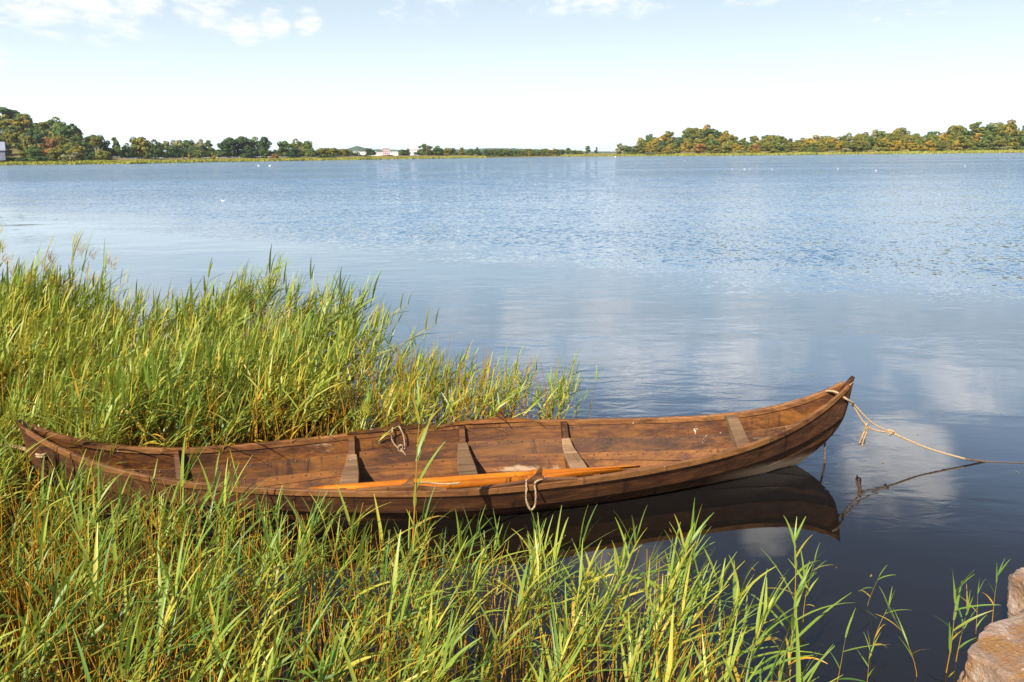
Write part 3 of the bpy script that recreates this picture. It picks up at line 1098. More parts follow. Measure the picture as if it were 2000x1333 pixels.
# ------------------------------------------------------------------ stones of the bank
def mat_stone():
    m, nt = material('quay_stone')
    co = nt.n('ShaderNodeTexCoord').outputs['Object']
    n1 = nt.noise(co, 5.0, 8.0, 0.7, 0.5)
    n2 = nt.noise(co, 28.0, 6.0, 0.7)
    n3 = nt.noise(scaled(nt, co, (3, 9, 3), (2, 1, 0)), 1.0, 6.0, 0.7, 0.8)
    c = nt.ramp(n1, [(0.28, (0.12, 0.06, 0.03)), (0.5, (0.36, 0.23, 0.15)), (0.72, (0.60, 0.47, 0.37))])
    c = nt.mix(nt.mapr(n3, 0.46, 0.60, 0, 0.85), c, (0.36, 0.16, 0.03))
    c = nt.mix(nt.mapr(n2, 0.58, 0.68, 0, 0.8), c, (0.66, 0.60, 0.55))
    gr = nt.noise(scaled(nt, co, (6, 60, 30)), 1.0, 6.0, 0.7, 1.5)
    c = nt.mix(nt.mapr(gr, 0.52, 0.66, 0, 0.6), c, (0.20, 0.11, 0.06))
    wz = nt.n('ShaderNodeSeparateXYZ', {0: nt.n('ShaderNodeNewGeometry').outputs['Position']}).outputs[2]
    c = nt.mix(nt.mapr(nt.math('ADD', wz, nt.math('MULTIPLY', n1, 0.06)), 0.05, 0.09, 0.85, 0.0), c, (0.05, 0.032, 0.014))
    h = nt.math('ADD', nt.math('MULTIPLY', n1, 0.04), nt.math('MULTIPLY', n2, 0.022))
    h = nt.math('ADD', h, nt.math('MULTIPLY', gr, 0.010))
    b = nt.n('ShaderNodeBump', {'Strength': 1.0, 'Distance': 1.0, 'Height': h})
    p = nt.n('ShaderNodeBsdfPrincipled', {'Base Color': c, 'Roughness': 0.85, 'Normal': b.outputs[0]})
    nt.n('ShaderNodeOutputMaterial', {0: p.outputs[0]})
    return m


M_STONE = mat_stone()


def rock(name, c, size, rz, label, seed, power=4.0, amp=0.03, tilt=(0, 0)):
    bm = bmesh.new()
    bmesh.ops.create_icosphere(bm, subdivisions=6, radius=1.0)
    rp = random.Random(seed * 17 + 3)
    hx, hy, hz3 = size[0] / 2, size[1] / 2, size[2] / 2
    planes = [(Vector((sx * 1.0, rp.uniform(-.12, .12), rp.uniform(-.15, .15))).normalized(), hx) for sx in (1, -1)]
    planes += [(Vector((rp.uniform(-.12, .12), sy * 1.0, rp.uniform(-.15, .15))).normalized(), hy) for sy in (1, -1)]
    planes += [(Vector((rp.uniform(-.04, .04), rp.uniform(-.04, .04), 1)).normalized(), hz3), (Vector((0, 0, -1)), hz3)]
    for _ in range(16):
        n_ = Vector((rp.gauss(0, 1), rp.gauss(0, 1), rp.gauss(0, 0.7))).normalized()
        sup = abs(n_.x) * hx + abs(n_.y) * hy + abs(n_.z) * hz3
        planes.append((n_, sup * rp.uniform(0.80, 0.95)))
    for v in bm.verts:
        d = v.co.normalized()
        d = Vector((d.x * hx, d.y * hy, d.z * hz3)).normalized()
        rad = min(h_ / n_.dot(d) for n_, h_ in planes if n_.dot(d) > 1e-3)
        p = d * rad
        q = p + Vector((seed * 3.1, seed * 1.7, 0))
        nz = mnoise.fractal(q * 3.0, 0.9, 2.0, 5) * amp + mnoise.fractal(q * 11.0, 0.8, 2.0, 4) * amp * 0.42
        # cracks
        cr = abs(mnoise.noise(Vector((q.x * 2.2, q.y * 5.0, q.z * 3.0))))
        nz -= max(0, 0.05 - cr) * amp * 5
        v.co = p + d * nz
    me = bpy.data.meshes.new(name)
    bm.to_mesh(me)
    bm.free()
    o = finish(name, me, M_STONE, smooth=False)
    o.location = c
    o.rotation_euler = (tilt[0], tilt[1], rz)
    tag(o, label, 'stone')
    return o


pA, pB = at(1878, 1268, 0.34), at(2050, 1195, 0.34)
dv = pB - pA
ang = math.atan2(dv[1], dv[0])
nv = np.array([math.sin(ang), -math.cos(ang), 0])
rock('stone_slab', tuple(pA + dv / np.linalg.norm(dv) * 0.80 + nv * 0.53 - [0, 0, 0.24]), (1.80, 1.22, 0.46), ang, 'large pale weathered stone slab with ochre lichen in the bottom right corner', 1, 9.0, 0.03, (0.0, 0.03))
pC = at(1850, 1322, 0.1)
rock('stone_ledge', (pC[0] + 0.24, pC[1] - 0.17, 0.0), (0.6, 0.5, 0.26), ang + 0.3, 'low ochre stone ledge at the foot of the large slab', 2, 3.0, 0.03)
pD = at(1992, 1150, 0.3)
rock('boulder', (pD[0] + 0.17, pD[1] + 0.02, 0.16), (0.30, 0.26, 0.36), 0.4, 'ochre rounded stone cut by the right edge of the photo, above its neighbour', 3, 2.6, 0.025)
pE = at(1998, 1196, 0.2)
rock('boulder', (pE[0] + 0.14, pE[1] + 0.02, 0.10), (0.34, 0.26, 0.34), 0.9, 'small ochre stone wedged between the rounded stone and the slab', 4, 2.6, 0.025)


# ------------------------------------------------------------------ far shore
SHORE = [(-900, 430), (-300, 460), (0, 478), (120, 450), (250, 428), (450, 510), (700, 545), (940, 630), (1000, 655), (1100, 700), (1200, 655), (1400, 552), (1550, 548), (1800, 525), (2000, 560), (2400, 520), (2900, 480)]
OUT = [(-900, 190), (-300, 205), (-60, 232), (0, 243), (60, 243), (110, 241), (140, 250), (175, 264), (212, 276), (225, 300), (1195, 300), (1212, 286), (1235, 279), (1260, 268), (1290, 258), (1330, 254), (1360, 250), (1395, 250),
       (1418, 261), (1440, 266), (1500, 264), (1530, 267), (1560, 268), (1640, 266), (1680, 264), (1702, 257), (1730, 248), (1752, 252), (1772, 262), (1800, 262), (1840, 257), (1880, 253), (1900, 247), (1930, 250), (1960, 248), (1990, 240), (2020, 236), (2400, 222), (2900, 215)]


def lerp_tab(tab, x):
    return float(np.interp(x, [t[0] for t in tab], [t[1] for t in tab]))


HILL_W = 130.0


def ground_z(px, r):
    D = lerp_tab(SHORE, px)
    q = r - D
    beach = 0.35 + 2.3 * min(1.0, max(0, q) / 45.0)
    if px < 232:
        beach += 1.0 * min(1.0, max(0, q) / 60.0)
    k = min(1.0, max(0.0, (q - 25) / HILL_W))
    o = lerp_tab(OUT, px)
    hz = horizon(px)
    ztop = 2.2 + (hz - o) * (D + 25 + HILL_W * k) / F_PX
    ztop *= 0.42 + 0.58 * k
    z = max(beach, ztop - 11.5)
    if q > 400:
        z = z + (max(2.0, z * 0.4) - z) * min(1, (q - 400) / 400)
    if q < 0:
        z = -0.5
    return z


def mat_ground():
    m, nt = material('shore_meadow')
    co = nt.n('ShaderNodeNewGeometry').outputs['Position']
    n = nt.noise(co, 0.06, 6.0, 0.7)
    n2 = nt.noise(scaled(nt, co, (0.5, 1.5, 1)), 1.0, 4.0, 0.7)
    c = nt.ramp(n, [(0.3, (0.075, 0.075, 0.018)), (0.5, (0.18, 0.13, 0.03)), (0.7, (0.30, 0.20, 0.07))])
    c = nt.mix(nt.mapr(n2, 0.45, 0.65, 0, 0.6), c, (0.07, 0.085, 0.02))
    p = nt.n('ShaderNodeBsdfPrincipled', {'Base Color': c, 'Roughness': 0.9})
    nt.n('ShaderNodeOutputMaterial', {0: p.outputs[0]})
    return m


rows = []
for px in np.linspace(-900, 2900, 200):
    D = lerp_tab(SHORE, px) + 6 * mnoise.noise((px * 0.02, 0, 0))
    row = []
    for q in (-3, 0, 2, 6, 14, 28, 45, 70, 100, 130, 160, 220, 400, 800, 1500, 2600, 5000):
        p = far_at(px, D + q)
        p[2] = ground_z(px, lerp_tab(SHORE, px) + q) if q > 0 else (-0.4 if q < 0 else 0.05)
        if q >= 2600:
            p[2] = 4.0
        row.append(p)
    rows.append(row)
mb = MB()
mb.grid(rows)
mb.f = [f[::-1] for f in mb.f]
tag(mb.build('ground', mat_ground(), smooth=True), kind='structure')

# lake bed under everything, so that the land is one sheet
mb = MB()
mb.grid([[(-9000, -200, -1.6), (9000, -200, -1.6)], [(-9000, 6000, -1.6), (9000, 6000, -1.6)]])
tag(mb.build('lake_bed', mat_plain('mud', (0.03, 0.022, 0.014), 0.9)), kind='structure')

# distant blue ridge
def hills(name, tab, dist, col):
    m = mat_plain(name + '_woods', col, 0.9, 0.35, 0.02)
    rows = []
    for px in np.linspace(tab[0][0], tab[-1][0], 160):
        top = lerp_tab(tab, px) + 1.0 * mnoise.noise((px * 0.12, 1, 0)) + 0.5 * mnoise.noise((px * 0.5, 4, 0))
        zt = far_at(px, dist, top)[2]
        row = []
        for dd, f in ((-260, 0.0), (-160, 0.45), (-60, 0.9), (0, 1.0), (120, 0.9), (400, 0.0)):
            p = far_at(px, dist + dd)
            p[2] = zt * f + 1.5 * mnoise.noise((px * 0.3, dd * 0.05, 2)) * f
            row.append(p)
        rows.append(row)
    mb = MB()
    mb.grid(rows)
    mb.f = [f[::-1] for f in mb.f]
    return tag(mb.build(name, m, smooth=True), kind='structure')


hills('hills', [(560, 303), (640, 293), (680, 291), (690, 287), (700, 285.5), (712, 289), (730, 292), (780, 293), (860, 293), (930, 291), (960, 290), (1000, 290), (1030, 291.5), (1060, 292), (1100, 293.5), (1150, 296), (1195, 296.5), (1260, 299)], 2300, (0.045, 0.075, 0.03))

# ------------------------------------------------------------------ trees
def mat_crown(name, stops):
    m, nt = material(name)
    co = nt.n('ShaderNodeTexCoord').outputs['Object']
    rnd = nt.n('ShaderNodeObjectInfo').outputs['Random']
    a = nt.n('ShaderNodeAttribute', attribute_name='tint')
    s = nt.n('ShaderNodeSeparateColor', {0: a.outputs['Color']})
    f = nt.math('ADD', nt.math('MULTIPLY', s.outputs[0], 0.7), nt.math('MULTIPLY', rnd, 0.3))
    c = nt.ramp(f, stops)
    p = nt.n('ShaderNodeBsdfPrincipled', {'Base Color': c, 'Roughness': 0.7, 'Specular IOR Level': 0.2})
    tr = nt.n('ShaderNodeBsdfTranslucent', {0: c})
    mx = nt.n('ShaderNodeMixShader', {0: 0.15, 1: p.outputs[0], 2: tr.outputs[0]})
    nt.n('ShaderNodeOutputMaterial', {0: mx.outputs[0]})
    return m


CROWN = {
    'dark': mat_crown('dark_leaf', [(0.1, (0.022, 0.050, 0.018)), (0.5, (0.050, 0.092, 0.026)), (0.9, (0.115, 0.145, 0.032))]),
    'green': mat_crown('green_leaf', [(0.1, (0.042, 0.080, 0.018)), (0.5, (0.095, 0.140, 0.026)), (0.9, (0.20, 0.205, 0.036))]),
    'olive': mat_crown('olive_leaf', [(0.1, (0.075, 0.095, 0.018)), (0.5, (0.165, 0.165, 0.024)), (0.9, (0.30, 0.23, 0.032))]),
    'gold': mat_crown('golden_leaf', [(0.1, (0.13, 0.115, 0.015)), (0.5, (0.29, 0.215, 0.022)), (0.9, (0.46, 0.29, 0.03))]),
    'rust': mat_crown('rusty_leaf', [(0.1, (0.13, 0.075, 0.02)), (0.5, (0.28, 0.14, 0.03)), (0.9, (0.42, 0.20, 0.05))]),
    'pale': mat_crown('pale_leaf', [(0.1, (0.12, 0.135, 0.055)), (0.5, (0.25, 0.24, 0.10)), (0.9, (0.42, 0.36, 0.18))]),
}
M_TRUNK = mat_plain('bark', (0.10, 0.075, 0.055), 0.9, 0.4, 2.0)
M_TRUNKP = mat_plain('pale_bark', (0.30, 0.26, 0.22), 0.9, 0.3, 2.0)


def crown_mesh(seed, shape, n=1500):
    """unit crown: about 1 wide, 1 tall from z = 0.. 1; returns V, Q, T"""
    r = np.random.default_rng(seed)
    lobes = []
    if shape == 'round':
        for i in range(26):
            a = r.uniform(0, 6.28)
            h = r.uniform(0.06, 0.86)
            rad = 0.40 * math.sqrt(max(0.05, 1 - ((h - 0.42) / 0.52) ** 2))
            d = rad * r.uniform(0.35, 0.95)
            lobes.append((d * math.cos(a), d * math.sin(a), h, r.uniform(0.11, 0.20)))
    elif shape == 'tall':
        for i in range(22):
            a = r.uniform(0, 6.28)
            h = r.uniform(0.06, 0.90)
            rad = 0.36 * (1 - abs(h - 0.4) ** 1.6 * 1.5)
            d = max(0.03, rad) * r.uniform(0.2, 0.9)
            lobes.append((d * math.cos(a), d * math.sin(a), h, r.uniform(0.09, 0.16) * (1.15 - 0.5 * h)))
    elif shape == 'cone':
        for i in range(22):
            a = r.uniform(0, 6.28)
            h = r.uniform(0.05, 0.93)
            d = 0.38 * (1 - h) * r.uniform(0.3, 1.0)
            lobes.append((d * math.cos(a), d * math.sin(a), h, 0.05 + 0.13 * (1 - h)))
    elif shape == 'shrub':
        for i in range(20):
            a = r.uniform(0, 6.28)
            d = 0.42 * math.sqrt(r.random())
            h = r.uniform(0.05, 0.75) * (1 - (d / 0.5) ** 2 * 0.6)
            lobes.append((d * math.cos(a), d * math.sin(a), h, r.uniform(0.14, 0.22)))
    V, Q, T = [], [], []
    per = n // len(lobes)
    for (x, y, z, rad) in lobes:
        tone = r.uniform(0.2, 0.8)
        for _ in range(per):
            d = r.normal(size=3)
            d /= np.linalg.norm(d)
            if d[2] < -0.5 and r.random() < 0.6:
                d[2] = -d[2]
            p = np.array([x, y, z]) + d * np.array([rad, rad, rad * 0.85]) * r.uniform(0.72, 1.08)
            p[2] = max(p[2], 0.0)
            nr = d + r.normal(size=3) * 0.35
            nr /= np.linalg.norm(nr)
            u = np.cross(nr, r.normal(size=3))
            u /= np.linalg.norm(u) + 1e-9
            v = np.cross(nr, u)
            s = r.uniform(0.028, 0.055)
            b = len(V)
            V.extend([p - u * s - v * s * 0.6, p + u * s - v * s * 0.7, p + u * s * 0.8 + v * s, p - u * s * 0.7 + v * s * 0.8])
            Q.append((b, b + 1, b + 2, b + 3))
            t = min(1, max(0, tone + r.normal(0, 0.13)))
            T.extend([(t, t, t)] * 4)
    return np.array(V), np.array(Q), np.array(T)


CM_CACHE = {}


def crown_data(shape, k, matname):
    key = (shape, k, matname)
    if key not in CM_CACHE:
        V, Q, T = crown_mesh(100 + k * 7 + len(shape), shape, 1500 if shape != 'shrub' else 900)
        o = mesh_np('crown', V, Q, CROWN[matname], attr=T)
        CM_CACHE[key] = o.data
        bpy.data.objects.remove(o)
    return CM_CACHE[key]


def trunk_mesh(mat):
    if ('trunk', mat.name) not in CM_CACHE:
        mb = MB()
        mb.tube([(0, 0, -0.05), (0.005, 0, 0.3), (-0.01, 0.01, 0.6), (0.01, 0, 0.95)], [0.030, 0.024, 0.017, 0.006], 6)
        for a in (0.4, 2.4, 4.5):
            mb.tube([(0, 0, 0.35 + a * 0.03), (0.13 * math.cos(a), 0.13 * math.sin(a), 0.55 + a * 0.03), (0.24 * math.cos(a), 0.24 * math.sin(a), 0.72 + a * 0.02)], [0.012, 0.008, 0.003], 5)
        o = mb.build('trunk', mat)
        CM_CACHE[('trunk', mat.name)] = o.data
        bpy.data.objects.remove(o)
    return CM_CACHE[('trunk', mat.name)]


tr_ = random.Random(3)


def tree(px, dist, ztop, zbase, width, shape, mat, label, cat='tree', group=None, name=None, clear=0.12, pale_trunk=False):
    p = far_at(px, dist)
    h = ztop - zbase
    e = empty(name or {'round': 'broadleaf_tree', 'tall': 'broadleaf_tree', 'cone': 'conical_tree', 'shrub': 'shrub'}[shape], (p[0], p[1], zbase), 0)
    c = bpy.data.objects.new('crown', crown_data(shape, tr_.randrange(4), mat))
    COL.objects.link(c)
    c.parent = e
    c.location = (0, 0, h * clear)
    c.scale = (width, width, h * (1 - clear))
    c.rotation_euler = (0, 0, tr_.uniform(0, 6.28))
    t = bpy.data.objects.new('trunk' if shape != 'shrub' else 'stem', trunk_mesh(M_TRUNKP if pale_trunk else M_TRUNK))
    COL.objects.link(t)
    t.parent = e
    t.scale = (h * 0.8, h * 0.8, h * 0.9)
    tag(e, label, cat, group)
    return e


def ztop_at(px, dist, py):
    return far_at(px, dist, py)[2]


def forest(px0, px1, n, group, label, mats, rows=5):
    for i in range(n):
        k = (i % rows) / (rows - 1)
        px = px0 + (px1 - px0) * ((i // rows) + tr_.uniform(0.0, 1.0) + 0.0) / math.ceil(n / rows)
        if k == 0 and -30 < px < 28:
            continue
        D = lerp_tab(SHORE, px)
        r = D + 25 + HILL_W * k + tr_.uniform(-8, 8)
        gz = ground_z(px, r) - 0.5
        o = lerp_tab(OUT, px)
        full = 2.2 + (horizon(px) - o) * (D + 25 + HILL_W * k) / F_PX
        zt = full * (0.42 + 0.58 * k) + tr_.uniform(-2.0, 1.2)
        zt = max(zt, gz + 6)
        m = tr_.choices([q[0] for q in mats], [q[1] for q in mats])[0]
        wd = min(19, max(11, (zt - gz) * tr_.uniform(1.0, 1.4)))
        tree(px, r, zt, gz, wd, 'round' if tr_.random() < 0.8 else 'tall', m, label, group=group, clear=0.05)


forest(-240, 208, 75, 'trees of the wooded hill on the left shore', 'broadleaf tree in the dense wood on the left shore hill', [('green', 6), ('dark', 3), ('olive', 4.5), ('rust', 0.25), ('gold', 0.4)])
forest(1215, 2090, 170, 'trees of the wooded hillside on the right shore', 'broadleaf tree turning gold in the wood along the right shore', [('olive', 8), ('gold', 4), ('green', 3.5), ('dark', 0.5), ('rust', 0.35), ('pale', 0.9)])

# big tree above the left hill
tree(22, 640, ztop_at(22, 640, 209), ztop_at(22, 640, 258), 28, 'round', 'dark', 'tall dark tree rising above the wooded hill at the left edge')
tree(-40, 630, ztop_at(-40, 630, 214), ztop_at(-40, 630, 262), 26, 'round', 'dark', 'dark tree cut by the left edge on top of the wooded hill')
tree(52, 625, ztop_at(52, 625, 222), ztop_at(52, 625, 256), 15, 'round', 'green', 'smaller tree on the right flank of the tall dark tree above the hill')

# distinct trees of the left and middle shore: px, top y, width px, shape, colour, extra distance, label
single = [
    (208, 271, 24, 'round', 'dark', 40, 'dark rounded tree at the right foot of the wooded hill'),
    (229, 268, 22, 'tall', 'green', 45, 'loose green tree first right of the wooded hill'),
    (250, 280, 18, 'round', 'dark', 50, 'low dark tree in the gap right of the wooded hill'),
    (277, 267, 34, 'round', 'olive', 45, 'broad olive tree with a domed top right of the wooded hill'),
    (290, 282, 22, 'round', 'green', 38, 'small green tree at the foot of the broad olive tree'),
    (308, 273, 26, 'round', 'dark', 48, 'dark tree beside the broad olive tree'),
    (330, 274, 26, 'tall', 'pale', 75, 'pale green tree at the left of the even tree row'),
    (350, 273, 26, 'round', 'pale', 80, 'pale round tree second in the even tree row'),
    (370, 273, 24, 'round', 'green', 70, 'green tree in the middle of the even tree row'),
    (392, 273, 26, 'round', 'pale', 78, 'grey-green tree right of the middle in the even tree row'),
    (412, 274, 26, 'tall', 'green', 70, 'green upright tree at the right end of the even tree row'),
    (340, 284, 30, 'round', 'dark', 62, 'dark low tree below the left of the even tree row'),
    (380, 285, 30, 'round', 'dark', 60, 'dark low tree below the middle of the even tree row'),
    (390, 292, 20, 'round', 'green', 42, 'bushy green tree standing before the even tree row'),
    (436, 277, 26, 'round', 'dark', 45, 'dark tree at the left of the big dark grove'),
    (450, 268, 30, 'round', 'dark', 50, 'tall dark tree on the left of the big dark grove'),
    (474, 266, 34, 'round', 'dark', 52, 'broad tall dark tree in the middle of the big dark grove'),
    (500, 268, 30, 'round', 'green', 55, 'green-topped tree right of the middle in the big dark grove'),
    (517, 267, 28, 'round', 'dark', 50, 'dark tree closing the right side of the big dark grove'),
    (490, 286, 34, 'round', 'dark', 36, 'low dark tree at the foot of the big dark grove'),
    (515, 291, 18, 'round', 'green', 30, 'small grey-green tree at the right foot of the big dark grove'),
    (539, 296, 14, 'shrub', 'rust', 30, 'rusty orange bush right of the big dark grove'),
    (557, 275, 26, 'round', 'green', 45, 'green rounded tree left of the yellowish tree'),
    (582, 272, 28, 'round', 'olive', 60, 'yellowish tree standing taller behind its neighbours'),
    (600, 275, 26, 'round', 'green', 50, 'green tree right of the yellowish tree'),
    (572, 288, 30, 'round', 'dark', 35, 'dark low tree below the yellowish tree'),
    (607, 290, 22, 'round', 'green', 40, 'low green tree at the right end of the yellowish group'),
    (632, 289, 24, 'round', 'olive', 45, 'olive bushy tree left of two more alike'),
    (650, 289, 26, 'round', 'olive', 40, 'olive bushy tree in the middle of three low ones'),
    (672, 291, 24, 'round', 'olive', 42, 'olive bushy tree at the right of three low ones'),
    (640, 300, 30, 'shrub', 'dark', 25, 'long dark shrub below the low olive trees'),
    (695, 297, 22, 'round', 'green', 50, 'small green tree left of the white sheds'),
    (724, 290, 22, 'round', 'dark', 55, 'dark rounded tree standing before the white sheds'),
    (712, 302, 18, 'shrub', 'olive', 40, 'olive shrub left of the dark rounded tree'),
    (758, 302, 26, 'shrub', 'gold', 40, 'golden low shrub in front of the tower block'),
    (787, 292, 18, 'round', 'green', 45, 'green tree right of the tower block'),
    (796, 291, 14, 'round', 'dark', 55, 'dark narrow tree right of the tower block'),
    (826, 281, 26, 'tall', 'green', 50, 'tallest green tree left of the long low tree row'),
    (838, 284, 20, 'round', 'olive', 45, 'olive tree touching the tallest green tree'),
    (855, 285, 22, 'round', 'green', 40, 'green tree second right of the tallest green tree'),
    (874, 289, 18, 'round', 'olive', 45, 'olive tree in the middle stretch of the shore'),
    (886, 289, 16, 'tall', 'green', 42, 'narrow green tree in the middle stretch of the shore'),
    (901, 288, 18, 'tall', 'olive', 40, 'narrow olive tree in the middle stretch of the shore'),
    (919, 291, 16, 'round', 'green', 35, 'low green tree left of the dark cone shaped one'),
    (932, 288, 20, 'cone', 'dark', 30, 'dark cone shaped tree in the middle of the shore'),
    (1108, 289, 18, 'tall', 'green', 40, 'green tree ending the long low tree row'),
    (1122, 293, 14, 'round', 'green', 38, 'low green tree left of the tall poplar'),
    (1133, 294, 14, 'round', 'olive', 38, 'low olive tree beside the tall poplar'),
    (1148, 284, 13, 'tall', 'dark', 45, 'tall narrow poplar in the gap before the right hill'),
    (1165, 287, 11, 'cone', 'dark', 45, 'small cone shaped tree right of the tall poplar'),
    (1210, 280, 16, 'round', 'green', 35, 'dark green tree at the left tip of the right hill'),
    (1214, 284, 22, 'round', 'pale', 20, 'pale round tree at the left tip of the right hill'),
    (140, 289, 29, 'shrub', 'pale', 14, 'large pale yellow rounded bush on the left shore'),
]
for px, ty, wpx, shp, mt, dd, lb in single:
    D = lerp_tab(SHORE, px)
    r = D + dd
    gz = ground_z(px, r) - 0.3
    zt = max(ztop_at(px, r, ty), gz + 1.2)
    tree(px, r, zt, gz, wpx / F_PX * r * 1.12, shp, mt, lb, cat='bush' if shp == 'shrub' else 'tree', clear=0.06 if shp != 'shrub' else 0.0)
# the long low row
for i, px in enumerate(np.arange(948, 1102, 6.2)):
    D = lerp_tab(SHORE, px)
    r = D + 14 + 8 * (i % 2)
    gz = 0.5
    tree(px, r, ztop_at(px, r, tr_.uniform(289.5, 293.5)), gz, tr_.uniform(6.0, 8.5), tr_.choice(['round', 'tall']), tr_.choice(['green', 'dark', 'olive', 'green']),
         'low tree in the long even row on the far middle shore', group='trees of the long low row on the far middle shore', clear=0.02)
# understorey along the left and right shore
for i in range(26):
    px = [8, 25, 42, 60, 78, 95, 112, 165, 178, 82, 112, 30][i] if i < 12 else tr_.uniform(1220, 1995)
    D = lerp_tab(SHORE, px)
    r = D + (tr_.uniform(12, 30) if i < 12 else tr_.uniform(8, 20))
    gz = ground_z(px, r) - 0.2
    left = i < 12
    tree(px, r, gz + tr_.uniform(2.0, 4.2), gz, tr_.uniform(5, 10), 'shrub', tr_.choice(['green', 'dark', 'olive'] if left else ['gold', 'olive', 'pale', 'olive']),
         'low green shrub on the grass below the left hill wood' if left else 'low golden shrub at the water edge below the right shore wood', 'bush',
         'shrubs on the left shore grass' if left else 'shrubs along the right shore')
for px, ty, wpx in ((358, 302, 7), (369, 295, 10), (416, 297, 14)):
    r = lerp_tab(SHORE, px) + 30
    gz = ground_z(px, r) - 0.2
    tree(px, r, ztop_at(px, r, ty), gz, wpx / F_PX * r, 'cone', 'gold',
         {358: 'smallest yellow-green sapling on the shore grass', 369: 'pointed bright yellow-green sapling on the shore grass', 416: 'wider golden sapling on the shore grass near the dark grove'}[px], clear=0.0)
# dark undergrowth closing the gaps between the shore trees
for i, px in enumerate(list(np.arange(212, 432, 9.5)) + list(np.arange(440, 690, 11.0)) + list(np.arange(818, 945, 10.0))):
    px = float(px) + tr_.uniform(-2, 2)
    r = lerp_tab(SHORE, px) + tr_.uniform(52, 66)
    gz = ground_z(px, r) - 0.3
    tree(px, r, gz + tr_.uniform(4.2, 7.0) * (0.7 if px > 800 else 1.0), gz, tr_.uniform(5.5, 8.5), 'shrub', tr_.choice(['dark', 'dark', 'green']),
         'dark bush in the undergrowth between the shore trees', 'bush', 'undergrowth between the shore trees')
# two bare pale trunks before the hill
for px, nm in ((189, 'pale bare tall trunk at the hill foot, the left of a pair'), (195.5, 'pale bare tall trunk at the hill foot, the right of a pair')):
    r = lerp_tab(SHORE, px) + 32
    gz = ground_z(px, r) - 0.2
    e = tree(px, r, ztop_at(px, r, 268), gz, 5.0, 'round', 'olive', nm, clear=0.62, pale_trunk=True)
    for c_ in e.children:
        if c_.name.startswith('trunk'):
            c_.scale = (11, 11, (ztop_at(px, r, 268) - gz) * 0.85)

# reed fringe along the far waterline
V, Q, T = [], [], []
rf = np.random.default_rng(77)
for _ in range(16000):
    px = rf.uniform(-200, 2200)
    if 950 < px < 1095:
        continue
    r = lerp_tab(SHORE, px) + 6 * mnoise.noise((px * 0.02, 0, 0)) + rf.uniform(-1, 14)
    p = far_at(px, r)
    z0 = max(0, ground_z(px, r)) if r > lerp_tab(SHORE, px) else 0
    h = rf.uniform(0.35, 0.95)
    a = rf.uniform(0, 3.14)
    ww = rf.uniform(0.25, 0.6)
    dx, dy = ww * math.cos(a), ww * math.sin(a)
    b = len(V)
    V.extend([(p[0] - dx, p[1] - dy, z0 - 0.2), (p[0] + dx, p[1] + dy, z0 - 0.2), (p[0] + dx * 0.7 + 0.3, p[1] + dy * 0.7, z0 + h), (p[0] - dx * 0.6 + 0.3, p[1] - dy * 0.6, z0 + h * 0.9)])
    Q.append((b, b + 1, b + 2, b + 3))
    T.extend([(rf.uniform(0.2, 0.8), 0.05 + 0.35 * rf.random(), 0.2)] * 4)
o = mesh_np('shore_reeds', V, Q, M_REED, attr=np.array(T))
tag(o, 'thin strip of reeds and tall grass along the far waterline', 'reeds', kind='stuff')

# ------------------------------------------------------------------ buildings far behind
M_WHITE = mat_plain('white_wall', (0.78, 0.76, 0.74), 0.7, 0.06, 0.3)
M_PINK = mat_plain('pinkish_wall', (0.55, 0.40, 0.38), 0.8, 0.08, 0.3)
M_BLUEG = mat_plain('blue_grey_panel', (0.25, 0.27, 0.36), 0.6, 0.1, 0.3)
M_ROOFG = mat_plain('grey_roof', (0.42, 0.42, 0.46), 0.6, 0.1, 0.3)
M_GLASS = mat_plain('dark_window', (0.05, 0.06, 0.08), 0.15, 0.1, 0.3)


def block(px0, px1, py_top, dist, label, wall, roofmat, nwin=0, rows_=1, depth=16, name='shed', gable=0.0):
    zt = far_at((px0 + px1) / 2, dist, py_top)[2]
    a, b = far_at(px0, dist), far_at(px1, dist)
    L = np.linalg.norm(b - a)
    c = (a + b) / 2
    an = math.atan2(b[1] - a[1], b[0] - a[0])
    e = empty(name, (c[0], c[1], 0), an)
    tag(e, label, 'building')
    m = MB()
    m.box((0, depth / 2, zt / 2), (L, depth, zt))
    m.build('wall', wall, e)
    m = MB()
    if gable:
        m.add([(-L / 2 - .4, -0.5, zt), (L / 2 + .4, -0.5, zt), (L / 2 + .4, depth + 0.5, zt), (-L / 2 - .4, depth + 0.5, zt), (-L / 2 - .4, depth / 2, zt + gable), (L / 2 + .4, depth / 2, zt + gable)],
              [(0, 1, 5, 4), (2, 3, 4, 5), (0, 4, 3), (1, 2, 5), (3, 2, 1, 0)])
    else:
        m.box((0, depth / 2, zt + 0.2), (L + 0.8, depth + 0.8, 0.4))
    m.build('roof', roofmat, e)
    for r_ in range(rows_ if nwin else 0):
        for i in range(nwin):
            x = -L / 2 + L * (i + 0.5) / nwin
            z = zt - 1.6 - 2.9 * r_
            m = MB()
            m.box((x, -0.03, z), (min(1.6, L / nwin * 0.5), 0.1, 1.3))
            m.build('window', M_GLASS, e)
    return e


block(704, 735, 297.0, 1250, 'long low white shed left of the dark rounded tree', M_WHITE, M_WHITE, 0)
block(733, 748, 297.5, 1240, 'white shed just left of the tower block', M_WHITE, M_ROOFG, 4)
block(748, 762, 290.5, 1300, 'pinkish tower block rising behind the shore trees', M_PINK, M_BLUEG, 4, 4, 14, 'tower_block')
block(762, 778, 297.0, 1240, 'white shed just right of the tower block', M_WHITE, M_WHITE, 3)
block(797, 818, 292.5, 1150, 'pale pinkish building with a brown roof behind the small trees', M_WHITE, M_PINK, 6, 2, 14, 'house', 1.6)
block(690, 703, 296.5, 1260, 'small white shed at the left end of the far sheds', M_WHITE, M_ROOFG, 0)
